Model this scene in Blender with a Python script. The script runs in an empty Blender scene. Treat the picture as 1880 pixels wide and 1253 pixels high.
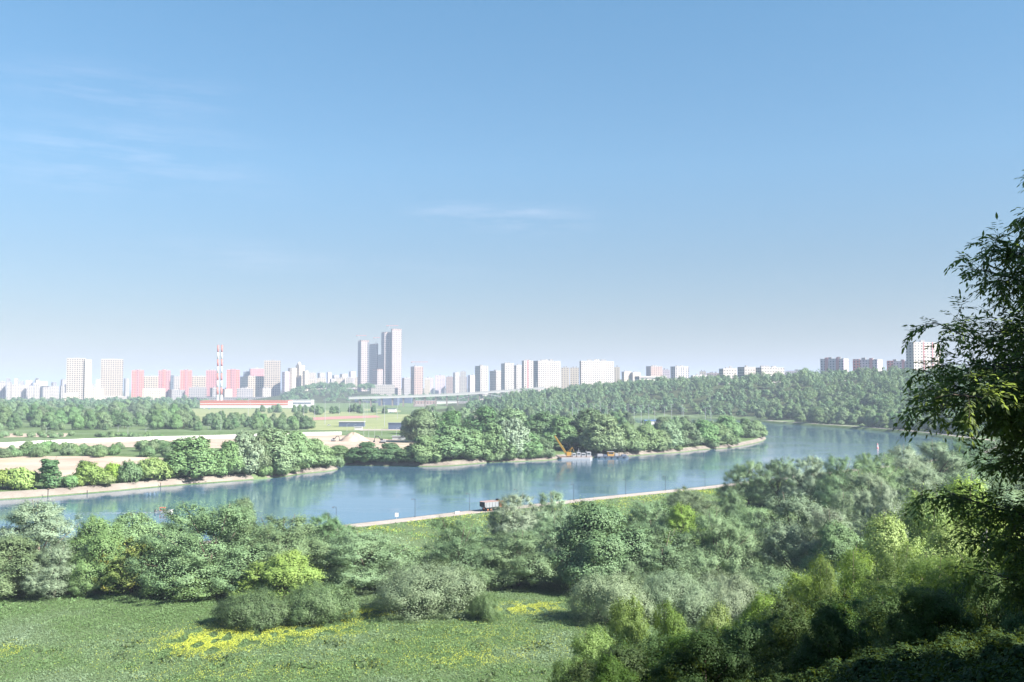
# look
SUN_E, SKY_S, EXPO = 5.0, 0.055, 1.9
AIR, DUST, OZONE = 1.0, 0.3, 3.0
HAZE, HAZECOL, HAZE_G = 0.00013, (0.53, 0.62, 0.79), 0.0
CLOUD, CLOUDCOL = 0.12, (8.8, 7.9, 8.3)
SKYTINT = [(0.0, (0.44, 0.41, 0.43)), (0.06, (0.47, 0.455, 0.475)), (0.13, (0.53, 0.575, 0.585)), (0.22, (0.63, 0.775, 0.775)), (0.4, (0.64, 0.92, 0.92)), (1.0, (.66, .92, 1))]
DENOISE = True
import bpy, math, random
import numpy as np
from mathutils import Vector, Matrix, geometry

# ------------------------------------------------------------------ basics
random.seed(7)
R = np.random.default_rng(7)
SC = bpy.context.scene
COL = SC.collection
EYE = 45.0                       # eye height over the river, metres
F = 1806.0                       # focal length in photo pixels (1880 wide)
TH = math.atan(85.5 / F)         # camera pitch, upwards
CT, ST = math.cos(TH), math.sin(TH)

def ray(px, py):
    u, v = (px - 940.0) / F, (626.5 - py) / F
    return u, CT - v * ST, ST + v * CT

def gp(px, py, z=0.0):
    """world point on the level z under photo pixel px, py"""
    a, b, c = ray(px, py)
    t = (z - EYE) / c
    return (a * t, b * t, z)

def at(px, py, d):
    a, b, c = ray(px, py)
    t = d / b
    return (a * t, d, EYE + c * t)

def tag(o, label=None, cat=None, group=None, kind=None):
    if label: o['label'] = label
    if cat: o['category'] = cat
    if group: o['group'] = group
    if kind: o['kind'] = kind
    return o

def empty(name, loc=(0, 0, 0), rz=0.0, scale=(1, 1, 1)):
    o = bpy.data.objects.new(name, None)
    COL.objects.link(o)
    o.location = loc
    o.rotation_euler = (0, 0, rz)
    o.scale = scale
    o.empty_display_size = 0.5
    return o

def link(name, me, parent=None):
    o = bpy.data.objects.new(name, me)
    COL.objects.link(o)
    if parent: o.parent = parent
    return o

def copy_tree(root):
    r = root.copy(); COL.objects.link(r)
    for c in root.children:
        k = c.copy(); COL.objects.link(k); k.parent = r
        for g in c.children:
            m = g.copy(); COL.objects.link(m); m.parent = k
    return r

def np_mesh(name, co, faces_n, loops, mat, smooth=False):
    """mesh from numpy arrays: co (n,3), faces_n = corners per face, loops flat"""
    me = bpy.data.meshes.new(name)
    nf = len(loops) // faces_n
    me.vertices.add(len(co)); me.vertices.foreach_set('co', np.ascontiguousarray(co, dtype=np.float32).ravel())
    me.loops.add(len(loops)); me.loops.foreach_set('vertex_index', np.ascontiguousarray(loops, dtype=np.int32))
    me.polygons.add(nf)
    me.polygons.foreach_set('loop_start', np.arange(0, nf * faces_n, faces_n, dtype=np.int32))
    me.polygons.foreach_set('loop_total', np.full(nf, faces_n, dtype=np.int32))
    if smooth: me.polygons.foreach_set('use_smooth', np.ones(nf, dtype=bool))
    me.update(calc_edges=True); me.validate()
    if mat: me.materials.append(mat)
    return me

class MB:
    """collects boxes, tubes and free quads with metre UVs; build() links ONE mesh"""
    def __init__(s): s.v = []; s.f = []; s.uv = []
    def quad(s, pts, uv=None):
        i = len(s.v); s.v += [tuple(p) for p in pts]; s.f.append(tuple(range(i, i + len(pts))))
        if uv is None:
            p0 = Vector(pts[0]); e = (Vector(pts[1]) - p0); L = e.length or 1; e = e / L
            n = e.cross(Vector(pts[-1]) - p0)
            g = n.cross(e).normalized() if n.length > 1e-9 else Vector((0, 0, 1))
            uv = [((Vector(p) - p0).dot(e), (Vector(p) - p0).dot(g)) for p in pts]
        s.uv.append(uv)
    def box(s, x0, x1, y0, y1, z0, z1, M=None, bottom=True):
        P = [Vector((x, y, z)) for z in (z0, z1) for y in (y0, y1) for x in (x0, x1)]
        if M is not None: P = [M @ p for p in P]
        w, d, h = x1 - x0, y1 - y0, z1 - z0
        def q(a, b, c, e, wu, hu): s.quad([P[a], P[b], P[c], P[e]], [(0, 0), (wu, 0), (wu, hu), (0, hu)])
        q(0, 1, 5, 4, w, h); q(1, 3, 7, 5, d, h); q(3, 2, 6, 7, w, h); q(2, 0, 4, 6, d, h); q(4, 5, 7, 6, w, d)
        if bottom: q(2, 3, 1, 0, w, d)
    def tube(s, pts, rad, n=6, cap=True):
        pts = [Vector(p) for p in pts]
        if not hasattr(rad, '__len__'): rad = [rad] * len(pts)
        rings = []
        for k, p in enumerate(pts):
            t = (pts[min(k + 1, len(pts) - 1)] - pts[max(k - 1, 0)]).normalized()
            a = t.cross(Vector((0, 0, 1)) if abs(t.z) < 0.95 else Vector((1, 0, 0))).normalized(); b = t.cross(a)
            i = len(s.v)
            for j in range(n):
                an = 2 * math.pi * j / n
                s.v.append(tuple(p + (a * math.cos(an) + b * math.sin(an)) * rad[k]))
            rings.append(i)
        run = 0.0
        for k in range(len(rings) - 1):
            L = (pts[k + 1] - pts[k]).length
            for j in range(n):
                a, b = rings[k] + j, rings[k] + (j + 1) % n
                c, d = rings[k + 1] + (j + 1) % n, rings[k + 1] + j
                s.f.append((b, a, d, c))
                s.uv.append([((j + 1) / n, run), (j / n, run), (j / n, run + L), ((j + 1) / n, run + L)])
            run += L
        if cap:
            s.f.append(tuple(rings[-1] + j for j in reversed(range(n)))); s.uv.append([(0, 0)] * n)
            s.f.append(tuple(rings[0] + j for j in range(n))); s.uv.append([(0, 0)] * n)
    def prism(s, poly, z0, z1):
        n = len(poly); run = 0
        for k in range(n):
            a, b = poly[k], poly[(k + 1) % n]; L = math.hypot(b[0] - a[0], b[1] - a[1])
            s.quad([(a[0], a[1], z0), (b[0], b[1], z0), (b[0], b[1], z1), (a[0], a[1], z1)], [(run, 0), (run + L, 0), (run + L, z1 - z0), (run, z1 - z0)])
            run += L
        s.quad([(p[0], p[1], z1) for p in poly], [(p[0], p[1]) for p in poly])
    def mesh(s, name, mat, smooth=False):
        me = bpy.data.meshes.new(name)
        me.from_pydata(s.v, [], s.f)
        uvl = me.uv_layers.new(name='m')
        flat = [c for uv in s.uv for p in uv for c in p]
        if len(flat) == 2 * len(me.loops): uvl.data.foreach_set('uv', flat)
        if smooth: me.polygons.foreach_set('use_smooth', [True] * len(me.polygons))
        me.materials.append(mat); me.update()
        return me
    def build(s, name, mat, parent=None, smooth=False):
        return link(name, s.mesh(name, mat, smooth), parent)

# ------------------------------------------------------------------ materials
def new_mat(name):
    m = bpy.data.materials.new(name); m.use_nodes = True
    nt = m.node_tree; b = nt.nodes['Principled BSDF']
    return m, nt, b

def nd(nt, t, **kw):
    n = nt.nodes.new(t)
    for k, v in kw.items(): setattr(n, k, v)
    return n

def mathn(nt, op, a, b=None, c=None, clamp=False):
    n = nd(nt, 'ShaderNodeMath', operation=op, use_clamp=clamp)
    for i, x in enumerate((a, b, c)):
        if x is None: continue
        if isinstance(x, (int, float)): n.inputs[i].default_value = x
        else: nt.links.new(x, n.inputs[i])
    return n.outputs[0]

def mixc(nt, fac, a, b, blend='MIX'):
    n = nd(nt, 'ShaderNodeMix', data_type='RGBA', blend_type=blend)
    if isinstance(fac, (int, float)): n.inputs[0].default_value = fac
    else: nt.links.new(fac, n.inputs[0])
    for i, x in ((6, a), (7, b)):
        if isinstance(x, tuple): n.inputs[i].default_value = (*x[:3], 1)
        else: nt.links.new(x, n.inputs[i])
    return n.outputs[2]

def noise(nt, scale, detail=4, rough=0.55, coord=None, dim='3D'):
    n = nd(nt, 'ShaderNodeTexNoise', noise_dimensions=dim)
    n.inputs['Scale'].default_value = scale; n.inputs['Detail'].default_value = detail; n.inputs['Roughness'].default_value = rough
    if coord is not None: nt.links.new(coord, n.inputs['Vector'])
    return n.outputs['Fac']

def ramp(nt, fac, stops):
    n = nd(nt, 'ShaderNodeValToRGB')
    e = n.color_ramp.elements
    e[0].position, e[0].color = stops[0][0], (*stops[0][1], 1)
    e[1].position, e[1].color = stops[-1][0], (*stops[-1][1], 1)
    for p, c in stops[1:-1]:
        k = e.new(p); k.color = (*c, 1)
    nt.links.new(fac, n.inputs[0])
    return n.outputs['Color']

def geo_pos(nt): return nd(nt, 'ShaderNodeNewGeometry').outputs['Position']
def obj_co(nt): return nd(nt, 'ShaderNodeTexCoord').outputs['Object']

def plain(name, col, rough=0.7, var=0.15, scale=1.5, metal=0.0, spec=0.3):
    m, nt, b = new_mat(name)
    f = noise(nt, scale, 5, 0.6, obj_co(nt))
    c = mixc(nt, f, tuple(x * (1 - var) for x in col), tuple(min(1, x * (1 + var)) for x in col))
    nt.links.new(c, b.inputs['Base Color'])
    b.inputs['Roughness'].default_value = rough; b.inputs['Metallic'].default_value = metal
    b.inputs['Specular IOR Level'].default_value = spec
    return m

def leaf_mat(name, dark, light, odd=None, trans=0.30, oddamt=0.15, sc=0.35, spec=0.3):
    """foliage: every leaf its own tint, each tree its own tint, clumps of another hue"""
    m, nt, b = new_mat(name)
    g = nd(nt, 'ShaderNodeNewGeometry'); oi = nd(nt, 'ShaderNodeObjectInfo')
    c = mixc(nt, g.outputs['Random Per Island'], dark, light)
    f = noise(nt, sc, 3, 0.6, obj_co(nt))
    f2 = mathn(nt, 'MULTIPLY', mathn(nt, 'SUBTRACT', f, 0.47, clamp=True), 5.0, clamp=True)
    c = mixc(nt, mathn(nt, 'MULTIPLY', f2, oddamt), c, odd or light)
    hs = nd(nt, 'ShaderNodeHueSaturation')
    nt.links.new(c, hs.inputs['Color'])
    r = oi.outputs['Random']
    nt.links.new(mathn(nt, 'MULTIPLY_ADD', r, 0.03, 0.485), hs.inputs['Hue'])
    r2 = mathn(nt, 'FRACT', mathn(nt, 'MULTIPLY', r, 7.31))
    nt.links.new(mathn(nt, 'MULTIPLY_ADD', r2, 0.45, 0.78), hs.inputs['Value'])
    r3 = mathn(nt, 'FRACT', mathn(nt, 'MULTIPLY', r, 13.7))
    nt.links.new(mathn(nt, 'MULTIPLY_ADD', r3, 0.3, 0.85), hs.inputs['Saturation'])
    col = hs.outputs['Color']
    nt.links.new(col, b.inputs['Base Color'])
    b.inputs['Roughness'].default_value = 0.6; b.inputs['Specular IOR Level'].default_value = spec
    t = nd(nt, 'ShaderNodeBsdfTranslucent'); nt.links.new(mixc(nt, 0.42, col, (0.34, 0.45, 0.05)), t.inputs['Color'])
    mx = nd(nt, 'ShaderNodeMixShader'); mx.inputs[0].default_value = trans
    nt.links.new(b.outputs[0], mx.inputs[1]); nt.links.new(t.outputs[0], mx.inputs[2])
    nt.links.new(mx.outputs[0], nt.nodes['Material Output'].inputs['Surface'])
    return m

LEAF = {
    'silver': leaf_mat('willow_leaf', (0.15, 0.215, 0.135), (0.25, 0.325, 0.21), (0.29, 0.36, 0.25), trans=.15),
    'willow': leaf_mat('grey_green_leaf', (0.095, 0.165, 0.08), (0.18, 0.275, 0.13), (0.22, 0.30, 0.13), trans=.14),
    'green': leaf_mat('green_leaf', (0.09, 0.16, 0.072), (0.175, 0.265, 0.12), (0.21, 0.28, 0.12), trans=.16),
    'dark': leaf_mat('dark_leaf', (0.055, 0.115, 0.05), (0.115, 0.20, 0.085), (0.15, 0.22, 0.08), trans=.14),
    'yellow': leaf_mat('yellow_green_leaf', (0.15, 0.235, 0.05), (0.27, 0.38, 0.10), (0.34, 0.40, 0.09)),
    'ochre': leaf_mat('ochre_leaf', (0.11, 0.15, 0.05), (0.21, 0.25, 0.09), (0.40, 0.28, 0.08), oddamt=0.8, sc=0.22),
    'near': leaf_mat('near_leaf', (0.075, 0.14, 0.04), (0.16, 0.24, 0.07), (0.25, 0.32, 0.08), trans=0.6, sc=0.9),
    'thicket': leaf_mat('thicket_leaf_shaded', (0.014, 0.032, 0.009), (0.04, 0.066, 0.018), (0.06, 0.09, 0.02), trans=.2, sc=.5, spec=.08),  # leaf colour kept near black to stand in for the slope's deep shade
    'hill': leaf_mat('hill_leaf', (0.10, 0.19, 0.095), (0.17, 0.27, 0.13), (0.27, 0.34, 0.19), trans=.2, oddamt=.8, sc=.045),
    'hilldark': leaf_mat('hill_dark_leaf', (0.06, 0.14, 0.075), (0.12, 0.21, 0.105), (0.18, 0.27, 0.13), trans=.2, oddamt=.7, sc=.05),
    'olive': leaf_mat('olive_leaf', (0.045, 0.085, 0.035), (0.10, 0.155, 0.06), (0.12, 0.17, 0.06), trans=.14),
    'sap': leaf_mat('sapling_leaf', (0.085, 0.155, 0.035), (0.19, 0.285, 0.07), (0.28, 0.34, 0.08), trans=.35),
    'shade': leaf_mat('understory_leaf_shaded', (0.026, 0.055, 0.016), (0.07, 0.115, 0.034), (0.10, 0.15, 0.04), trans=.25, spec=.12),  # milder dark green, half shade of the slope put into the leaf colour
    'bush': leaf_mat('bush_leaf', (0.11, 0.165, 0.09), (0.19, 0.255, 0.145), (0.22, 0.27, 0.14), trans=.15),
}
BARK = plain('bark', (0.11, 0.09, 0.07), 0.9, 0.4, 3.0)
PALEBARK = plain('pale_bark', (0.38, 0.36, 0.32), 0.85, 0.4, 2.0)

# ------------------------------------------------------------------ land shape
def densify(pts, step):
    pts = [np.array(p[:2], float) for p in pts]
    # Catmull-Rom through the points
    out = []
    for i in range(len(pts) - 1):
        p0, p1, p2, p3 = pts[max(i - 1, 0)], pts[i], pts[i + 1], pts[min(i + 2, len(pts) - 1)]
        n = max(1, int(np.linalg.norm(p2 - p1) / step))
        for k in range(n):
            t = k / n
            out.append(0.5 * ((2 * p1) + (-p0 + p2) * t + (2 * p0 - 5 * p1 + 4 * p2 - p3) * t * t + (-p0 + 3 * p1 - 3 * p2 + p3) * t ** 3))
    out.append(pts[-1])
    return np.array(out)

NEAR_EDGE = np.array([gp(*q, 2.6)[:2] for q in ((0, 1020), (300, 1000), (500, 983), (640, 963.5), (700, 957), (860, 938.5), (1000, 924), (1100, 913), (1220, 901), (1335, 889))])
_t = np.gradient(NEAR_EDGE, axis=0); _t /= np.linalg.norm(_t, axis=1)[:, None]
NEAR_EDGE = NEAR_EDGE + np.column_stack([-_t[:, 1], _t[:, 0]]) * 4.4      # the water lies this far beyond the paving's edge
OUTER = densify([(-1500, -40), (-700, 60), (-400, 140), (-250, 195)] + [tuple(q) for q in NEAR_EDGE] + [
                 (250, 592), (330, 690), (375, 780), gp(1735, 806), gp(1690, 800), gp(1600, 791), gp(1500, 783.5), gp(1420, 778),
                 (318, 1310), (270, 1400), (200, 1450), (120, 1470)], 7)
INNER = densify([(-1500, 40), (-800, 115), (-480, 235), (-300, 325), gp(0, 918), gp(88, 912), gp(200, 903), gp(300, 893.5), gp(400, 886), gp(492, 879),
                 gp(520, 876), gp(560, 870), gp(600, 866), gp(622, 861.5), gp(612, 855), gp(640, 855), gp(700, 856), gp(800, 857), gp(860, 853), gp(900, 850), gp(1000, 846),
                 gp(1040, 842), gp(1150, 838), gp(1200, 834), gp(1250, 831), gp(1290, 826), gp(1345, 822), gp(1398, 811), gp(1404, 803),
                 (226, 960), (205, 1060), (160, 1180), (100, 1290), (60, 1400)], 7)
RIVER = np.vstack([OUTER, INNER[::-1]])

def seg_dist(P, line):
    if len(P) <= 40:
        a, ab = line[:-1][None], (line[1:] - line[:-1])[None]
        q = P[:, None, :2] - a
        t = np.clip((q * ab).sum(2) / ((ab * ab).sum(2) + 1e-12), 0, 1)[..., None]
        return np.sqrt(((q - t * ab) ** 2).sum(2)).min(1)
    best = np.full(len(P), 1e9)
    A, B = line[:-1], line[1:]
    for a, b in zip(A, B):
        ab = b - a
        t = np.clip(((P - a) @ ab) / (ab @ ab + 1e-12), 0, 1)
        d = np.hypot(P[:, 0] - a[0] - t * ab[0], P[:, 1] - a[1] - t * ab[1])
        np.minimum(best, d, out=best)
    return best

def in_poly(P, poly):
    if len(P) <= 40:
        x, y = P[:, :1], P[:, 1:2]; a, b = np.roll(poly, 1, axis=0), poly
        dy = np.where(a[:, 1] == b[:, 1], 1e-9, a[:, 1] - b[:, 1])
        c = ((b[:, 1] > y) != (a[:, 1] > y)) & (x < (a[:, 0] - b[:, 0]) * (y - b[:, 1]) / dy + b[:, 0])
        return c.sum(1) % 2 == 1
    x, y = P[:, 0], P[:, 1]; ins = np.zeros(len(P), bool)
    x1, y1 = poly[-1]
    for x2, y2 in poly:
        c = ((y2 > y) != (y1 > y)) & (x < (x1 - x2) * (y - y2) / ((y1 - y2) if y1 != y2 else 1e-9) + x2)
        ins ^= c; x1, y1 = x2, y2
    return ins

def sstep(a, b, x):
    t = np.clip((x - a) / (b - a), 0, 1); return t * t * (3 - 2 * t)

INNER_LAND = np.vstack([INNER, [(-120, 1500), (-430, 2000), (-430, 40000), (-40000, 40000), (-40000, 40), (-1500, 40)]])

def wob(x, y, s):
    return (np.sin(x / s + 1.3) * np.sin(y / s * 1.21 + .4) + .5 * np.sin(x / s * 2.3 + y / s * 1.7))

def height(P):
    P = np.asarray(P, float)
    x, y = P[:, 0], P[:, 1]
    do, di = seg_dist(P, OUTER), seg_dist(P, INNER)
    riv = in_poly(P, RIVER)
    sd = np.minimum(do, di)
    # bank profile
    z = np.interp(sd, [0, 1.0, 4.0, 12.0, 18.0], [0.0, 0.9, 2.6, 2.6, 3.0])
    outer = (do < di) & ~riv
    # hill under the camera
    perp = -0.5 * x + 0.866 * y
    hill = 40.4 * np.clip(1 - np.clip(perp - 1.5, 0, None) * 0.38 / 40.4, 0, 1)
    soft = np.clip(hill / 8.0, 0, 1)
    hill = hill * (0.6 + 0.4 * soft)
    hill = np.maximum(hill, 38.0 * sstep(60, 330, do) * sstep(120, 320, x) * sstep(900, 300, y))
    # wooded hill on the far right bank
    far = sstep(760, 980, y) * sstep(22, 330, do)
    ridge = np.interp(x / np.maximum(y, 1), [-0.12, -0.04, 0.03, 0.10, 0.2, 0.3, 0.5], [2, 7, 20, 35, 46, 52, 54])
    ridge = ridge * sstep(5200, 2600, y) 
    hill2 = far * ridge * sstep(-300, 60, x)
    on_outer = (~in_poly(P, INNER_LAND)) & ~riv
    nz = 0.35 * wob(x, y, 23.0) * sstep(16, 40, do) * np.where(y < 800, 1, 3)
    z = z + np.where(on_outer, np.maximum(hill, 0) * sstep(14, 50, do) + hill2 + nz, 0)
    # parkland rising behind the bridge
    pxs = 940 + F * x / np.maximum(y, 1)
    z = z + np.where(on_outer, 0, 36 * sstep(2680, 2980, y) * sstep(500, 575, pxs))
    z = np.where(riv, np.interp(sd, [0, 3, 8], [0.0, -1.2, -2.5]), z)
    return z

def hz(x, y): return float(height(np.array([[x, y]]))[0])
# ------------------------------------------------------------------ ground, river, banks
def grass_mat():
    m, nt, b = new_mat('meadow_ground')
    p = geo_pos(nt)
    big = noise(nt, 0.018, 5, 0.6, p); mid = noise(nt, 0.15, 5, 0.65, p); fine = noise(nt, 1.7, 4, 0.7, p)
    c = mixc(nt, ramp(nt, mid, [(0.35, (0, 0, 0)), (0.65, (1, 1, 1))]), (0.060, 0.105, 0.035), (0.125, 0.175, 0.07))
    c = mixc(nt, ramp(nt, big, [(0.42, (0, 0, 0)), (0.62, (1, 1, 1))]), c, (0.135, 0.185, 0.095))
    c = mixc(nt, ramp(nt, fine, [(0.4, (0, 0, 0)), (0.75, (0.6, 0.6, 0.6))]), c, (0.035, 0.06, 0.02))
    nt.links.new(c, b.inputs['Base Color']); b.inputs['Roughness'].default_value = 0.95; b.inputs['Specular IOR Level'].default_value = 0.1
    bp = nd(nt, 'ShaderNodeBump'); bp.inputs['Strength'].default_value = 0.9; bp.inputs['Distance'].default_value = 0.6
    nt.links.new(fine, bp.inputs['Height']); nt.links.new(bp.outputs[0], b.inputs['Normal'])
    return m

def earth_mat(name, a, bcol, sc=0.05, green=None, gamt=0.5):
    m, nt, b = new_mat(name)
    p = geo_pos(nt)
    f = noise(nt, sc, 6, 0.65, p); f2 = noise(nt, sc * 9, 4, 0.6, p)
    c = mixc(nt, ramp(nt, f, [(0.35, (0, 0, 0)), (0.65, (1, 1, 1))]), a, bcol)
    c = mixc(nt, mathn(nt, 'MULTIPLY', f2, 0.35), c, tuple(x * 0.55 for x in a))
    if green:
        f3 = noise(nt, sc * 0.6, 5, 0.7, p)
        c = mixc(nt, ramp(nt, f3, [(0.5, (0, 0, 0)), (0.62, (gamt,) * 3)]), c, green)
    nt.links.new(c, b.inputs['Base Color']); b.inputs['Roughness'].default_value = 0.95; b.inputs['Specular IOR Level'].default_value = 0.1
    bp = nd(nt, 'ShaderNodeBump'); bp.inputs['Strength'].default_value = 0.5; bp.inputs['Distance'].default_value = 0.5
    nt.links.new(f2, bp.inputs['Height']); nt.links.new(bp.outputs[0], b.inputs['Normal'])
    return m

M_GRASS = grass_mat()
M_SAND = earth_mat('sandy_soil', (0.31, 0.24, 0.19), (0.42, 0.34, 0.28), 0.03, (0.16, 0.19, 0.08), 0.35)
M_DUST = earth_mat('bare_soil', (0.30, 0.235, 0.185), (0.41, 0.33, 0.27), 0.05)
M_FIELD = earth_mat('dry_field', (0.17, 0.20, 0.09), (0.24, 0.26, 0.13), 0.02)
M_STONE = earth_mat('bank_stone', (0.13, 0.115, 0.10), (0.23, 0.205, 0.18), 0.25)
M_CONC = earth_mat('concrete_slab', (0.185, 0.16, 0.14), (0.25, 0.225, 0.20), 0.12)
M_PATH = earth_mat('promenade_paving', (0.28, 0.245, 0.22), (0.36, 0.32, 0.29), 0.2)
M_TRACK = earth_mat('track_surface', (0.30, 0.15, 0.14), (0.36, 0.21, 0.19), 0.05)
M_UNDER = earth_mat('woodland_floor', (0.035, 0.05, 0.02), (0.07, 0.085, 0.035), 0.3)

def offset_line(line, d):
    """line moved to its left by d"""
    t = np.gradient(line, axis=0); t /= np.linalg.norm(t, axis=1)[:, None] + 1e-9
    n = np.stack([-t[:, 1], t[:, 0]], 1)
    return line + n * d

def build_ground():
    pts = []; edges = []
    def add_line(L):
        i = len(pts); pts.extend([Vector((float(a), float(b))) for a, b in L])
        edges.extend([(i + k, i + k + 1) for k in range(len(L) - 1)])
    for L, s in ((OUTER, -1), (INNER, 1)):
        add_line(L)
    grid = []
    dep = [6]
    while dep[-1] < 24000: dep.append(dep[-1] * (1.05 if dep[-1] < 2600 else 1.3) + 1.0)
    us = np.concatenate([np.linspace(-2.4, -0.65, 10), np.linspace(-0.62, 0.62, 84), np.linspace(0.65, 2.4, 10)])
    for k, d in enumerate(dep):
        for j, u in enumerate(us):
            grid.append(((u + 0.006 * (k % 2)) * d, d))
    for y in np.linspace(-120, 0, 9):
        for x in np.linspace(-160, 160, 21): grid.append((x, y))
    for x in (-23000, -8000, -2500, 2500, 8000, 23000):
        for y in (-150, 600): grid.append((x, y))
    for L, s in ((OUTER, -1), (INNER, 1)):
        for d in (1.0, 4.0, 12.0, 18.0, -4.0):
            for a, b in offset_line(L, d * s): grid.append((a, b))
    G = np.array(grid)
    sd = np.minimum(seg_dist(G, OUTER), seg_dist(G, INNER))
    G = G[sd > 0.7]
    pts.extend([Vector((float(a), float(b))) for a, b in G])
    v, e, f, *_ = geometry.delaunay_2d_cdt(pts, edges, [], 0, 1e-3)
    P = np.array([(a[0], a[1]) for a in v])
    z = height(P)
    co = np.column_stack([P, z])
    loops = np.array([i for t in f if len(t) == 3 for i in t], dtype=np.int32)
    me = np_mesh('ground', co, 3, loops, M_GRASS, True)
    # woodland floor on the wooded slopes of the right bank
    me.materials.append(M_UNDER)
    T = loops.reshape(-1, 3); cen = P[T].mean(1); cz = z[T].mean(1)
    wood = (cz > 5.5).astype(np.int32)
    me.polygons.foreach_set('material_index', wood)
    g = link('ground', me); tag(g, kind='structure')
build_ground()

def water_mat():
    m, nt, b = new_mat('river_water')
    p = geo_pos(nt)
    mp = nd(nt, 'ShaderNodeMapping'); mp.inputs['Rotation'].default_value = (0, 0, 0.55); mp.inputs['Scale'].default_value = (1, 1.9, 1)
    nt.links.new(p, mp.inputs[0])
    w1 = noise(nt, 0.55, 4, 0.6, mp.outputs[0]); w2 = noise(nt, 2.4, 2, 0.5, mp.outputs[0])
    calm = noise(nt, 0.016, 4, 0.65, mp.outputs[0])
    h = mathn(nt, 'MULTIPLY_ADD', w2, 0.25, w1)
    cf = ramp(nt, calm, [(0.38, (0.10,) * 3), (0.48, (0.45,) * 3), (0.60, (2.0,) * 3)])
    b.inputs['Roughness'].default_value = 0.06
    h = mathn(nt, 'MULTIPLY', h, cf)
    bp = nd(nt, 'ShaderNodeBump'); bp.inputs['Strength'].default_value = 0.032; bp.inputs['Distance'].default_value = 1.0
    nt.links.new(h, bp.inputs['Height']); nt.links.new(bp.outputs[0], b.inputs['Normal'])
    b.inputs['Base Color'].default_value = (0.050, 0.112, 0.165, 1)
    b.inputs['Roughness'].default_value = 0.06; b.inputs['IOR'].default_value = 1.75
    return m
M_WATER = water_mat()
w = MB(); w.quad([(-1600, -160, 0), (640, -160, 0), (640, 1640, 0), (-1600, 1640, 0)])
tag(w.build('river_water', M_WATER), kind='structure')

def ribbon(name, line, d0, d1, mat, lift=0.05, kind='structure', i0=0, i1=None):
    """a sheet that follows a shoreline between two distances inland, lying on the ground"""
    cuts = [d0] + [math.copysign(c, d1) for c in (1.0, 4.0, 12.0) if abs(d0) < c < abs(d1)] + [d1]
    rows = [offset_line(line, c)[i0:i1] for c in cuts]
    n = len(rows[0]); P = np.vstack(rows); z = height(P) + lift
    co = np.column_stack([P, z]); k = np.arange(n - 1)
    q = np.vstack([np.column_stack([k, k + 1, n + k + 1, n + k]) + j * n for j in range(len(rows) - 1)])
    if d1 < d0: q = q[:, ::-1]
    me = np_mesh(name, co, 4, q.ravel(), mat)
    return tag(link(name, me), kind=kind)

def idx_near(line, p): return int(np.argmin(np.hypot(line[:, 0] - p[0], line[:, 1] - p[1])))
ia, ib = idx_near(OUTER, (-400, 150)), idx_near(OUTER, (375, 780))
ribbon('promenade', OUTER, -4.4, -11.5, M_PATH, 0.06, i0=ia, i1=ib)
ribbon('stone_bank', OUTER, -0.7, -4.2, M_STONE, 0.07, i0=ia, i1=ib)
ja, jb = idx_near(OUTER, gp(1735, 806)), idx_near(OUTER, gp(1400, 777))
ribbon('far_path', OUTER, -5.0, -11.0, M_PATH, 0.12, i0=ib, i1=jb + 6)
# the left bank: sloped concrete slabs at the left, bare stony shore beyond
jc = idx_near(INNER, gp(492, 879))
ribbon('embankment_slope', INNER, 0.3, 5.2, M_CONC, 0.10, i0=2, i1=jc)
jd = idx_near(INNER, gp(1404, 803))
ribbon('stony_shore', INNER, 0.3, 3.6, M_STONE, 0.08, i0=jc, i1=jd)

LV = 3.0
def patch(name, pix, mat, lift, z=LV):
    """a level sheet whose corners lie under the given photo pixels"""
    b = MB(); b.quad([gp(px, py, z + lift) for px, py in pix])
    o = b.build(name, mat); return tag(o, kind='structure')
patch('sand_field', [(-260, 893), (30, 880), (150, 878), (310, 872), (330, 842), (200, 838), (0, 838), (-260, 838)], M_SAND, 0.05)
patch('sand_strip', [(-260, 838), (0, 824), (180, 821), (320, 822), (480, 824), (700, 832), (790, 838), (800, 812), (680, 806), (560, 797), (400, 802), (180, 811), (0, 820), (-260, 834)], M_DUST, 0.08)
patch('bare_ground', [(520, 830), (790, 838), (800, 812), (700, 806), (640, 800), (540, 798)], M_SAND, 0.14)
patch('dry_field', [(-200, 806), (120, 802), (125, 796), (-200, 797)], M_SAND, 0.06)
patch('pale_field', [(300, 774), (800, 776), (800, 751), (300, 751)], M_FIELD, 0.04)
patch('sports_field', [(565, 790), (780, 792), (780, 766), (590, 768)], M_FIELD, 0.10)
patch('running_track', [(570, 772), (640, 769), (700, 766.5), (690, 763), (630, 764.5), (565, 767)], M_TRACK, 0.25)
patch('service_road', [(660, 791), (745, 790), (745, 788), (660, 788.5)], M_PATH, 0.2)
patch('parking_lot', [(760, 747), (945, 745), (940, 735), (760, 736)], M_CONC, 0.15)
# ------------------------------------------------------------------ trees
def unit(a): return a / (np.linalg.norm(a, axis=-1, keepdims=True) + 1e-9)

def leaves(cen, nrm, L, W, rng, fold=False):
    """one small free face per leaf: centre, facing, length, width (arrays)"""
    n = len(cen)
    t = unit(np.cross(nrm, rng.normal(size=(n, 3)))); s = np.cross(nrm, t)
    L = (L * rng.uniform(0.7, 1.3, n))[:, None]; W = (W * rng.uniform(0.7, 1.3, n))[:, None]
    a = cen - t * L * .5; c = cen + t * L * .5; b = cen + s * W * .5 + t * L * .08; d = cen - s * W * .5 + t * L * .08
    return np.stack([a, b, c, d], 1).reshape(-1, 3)

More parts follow.
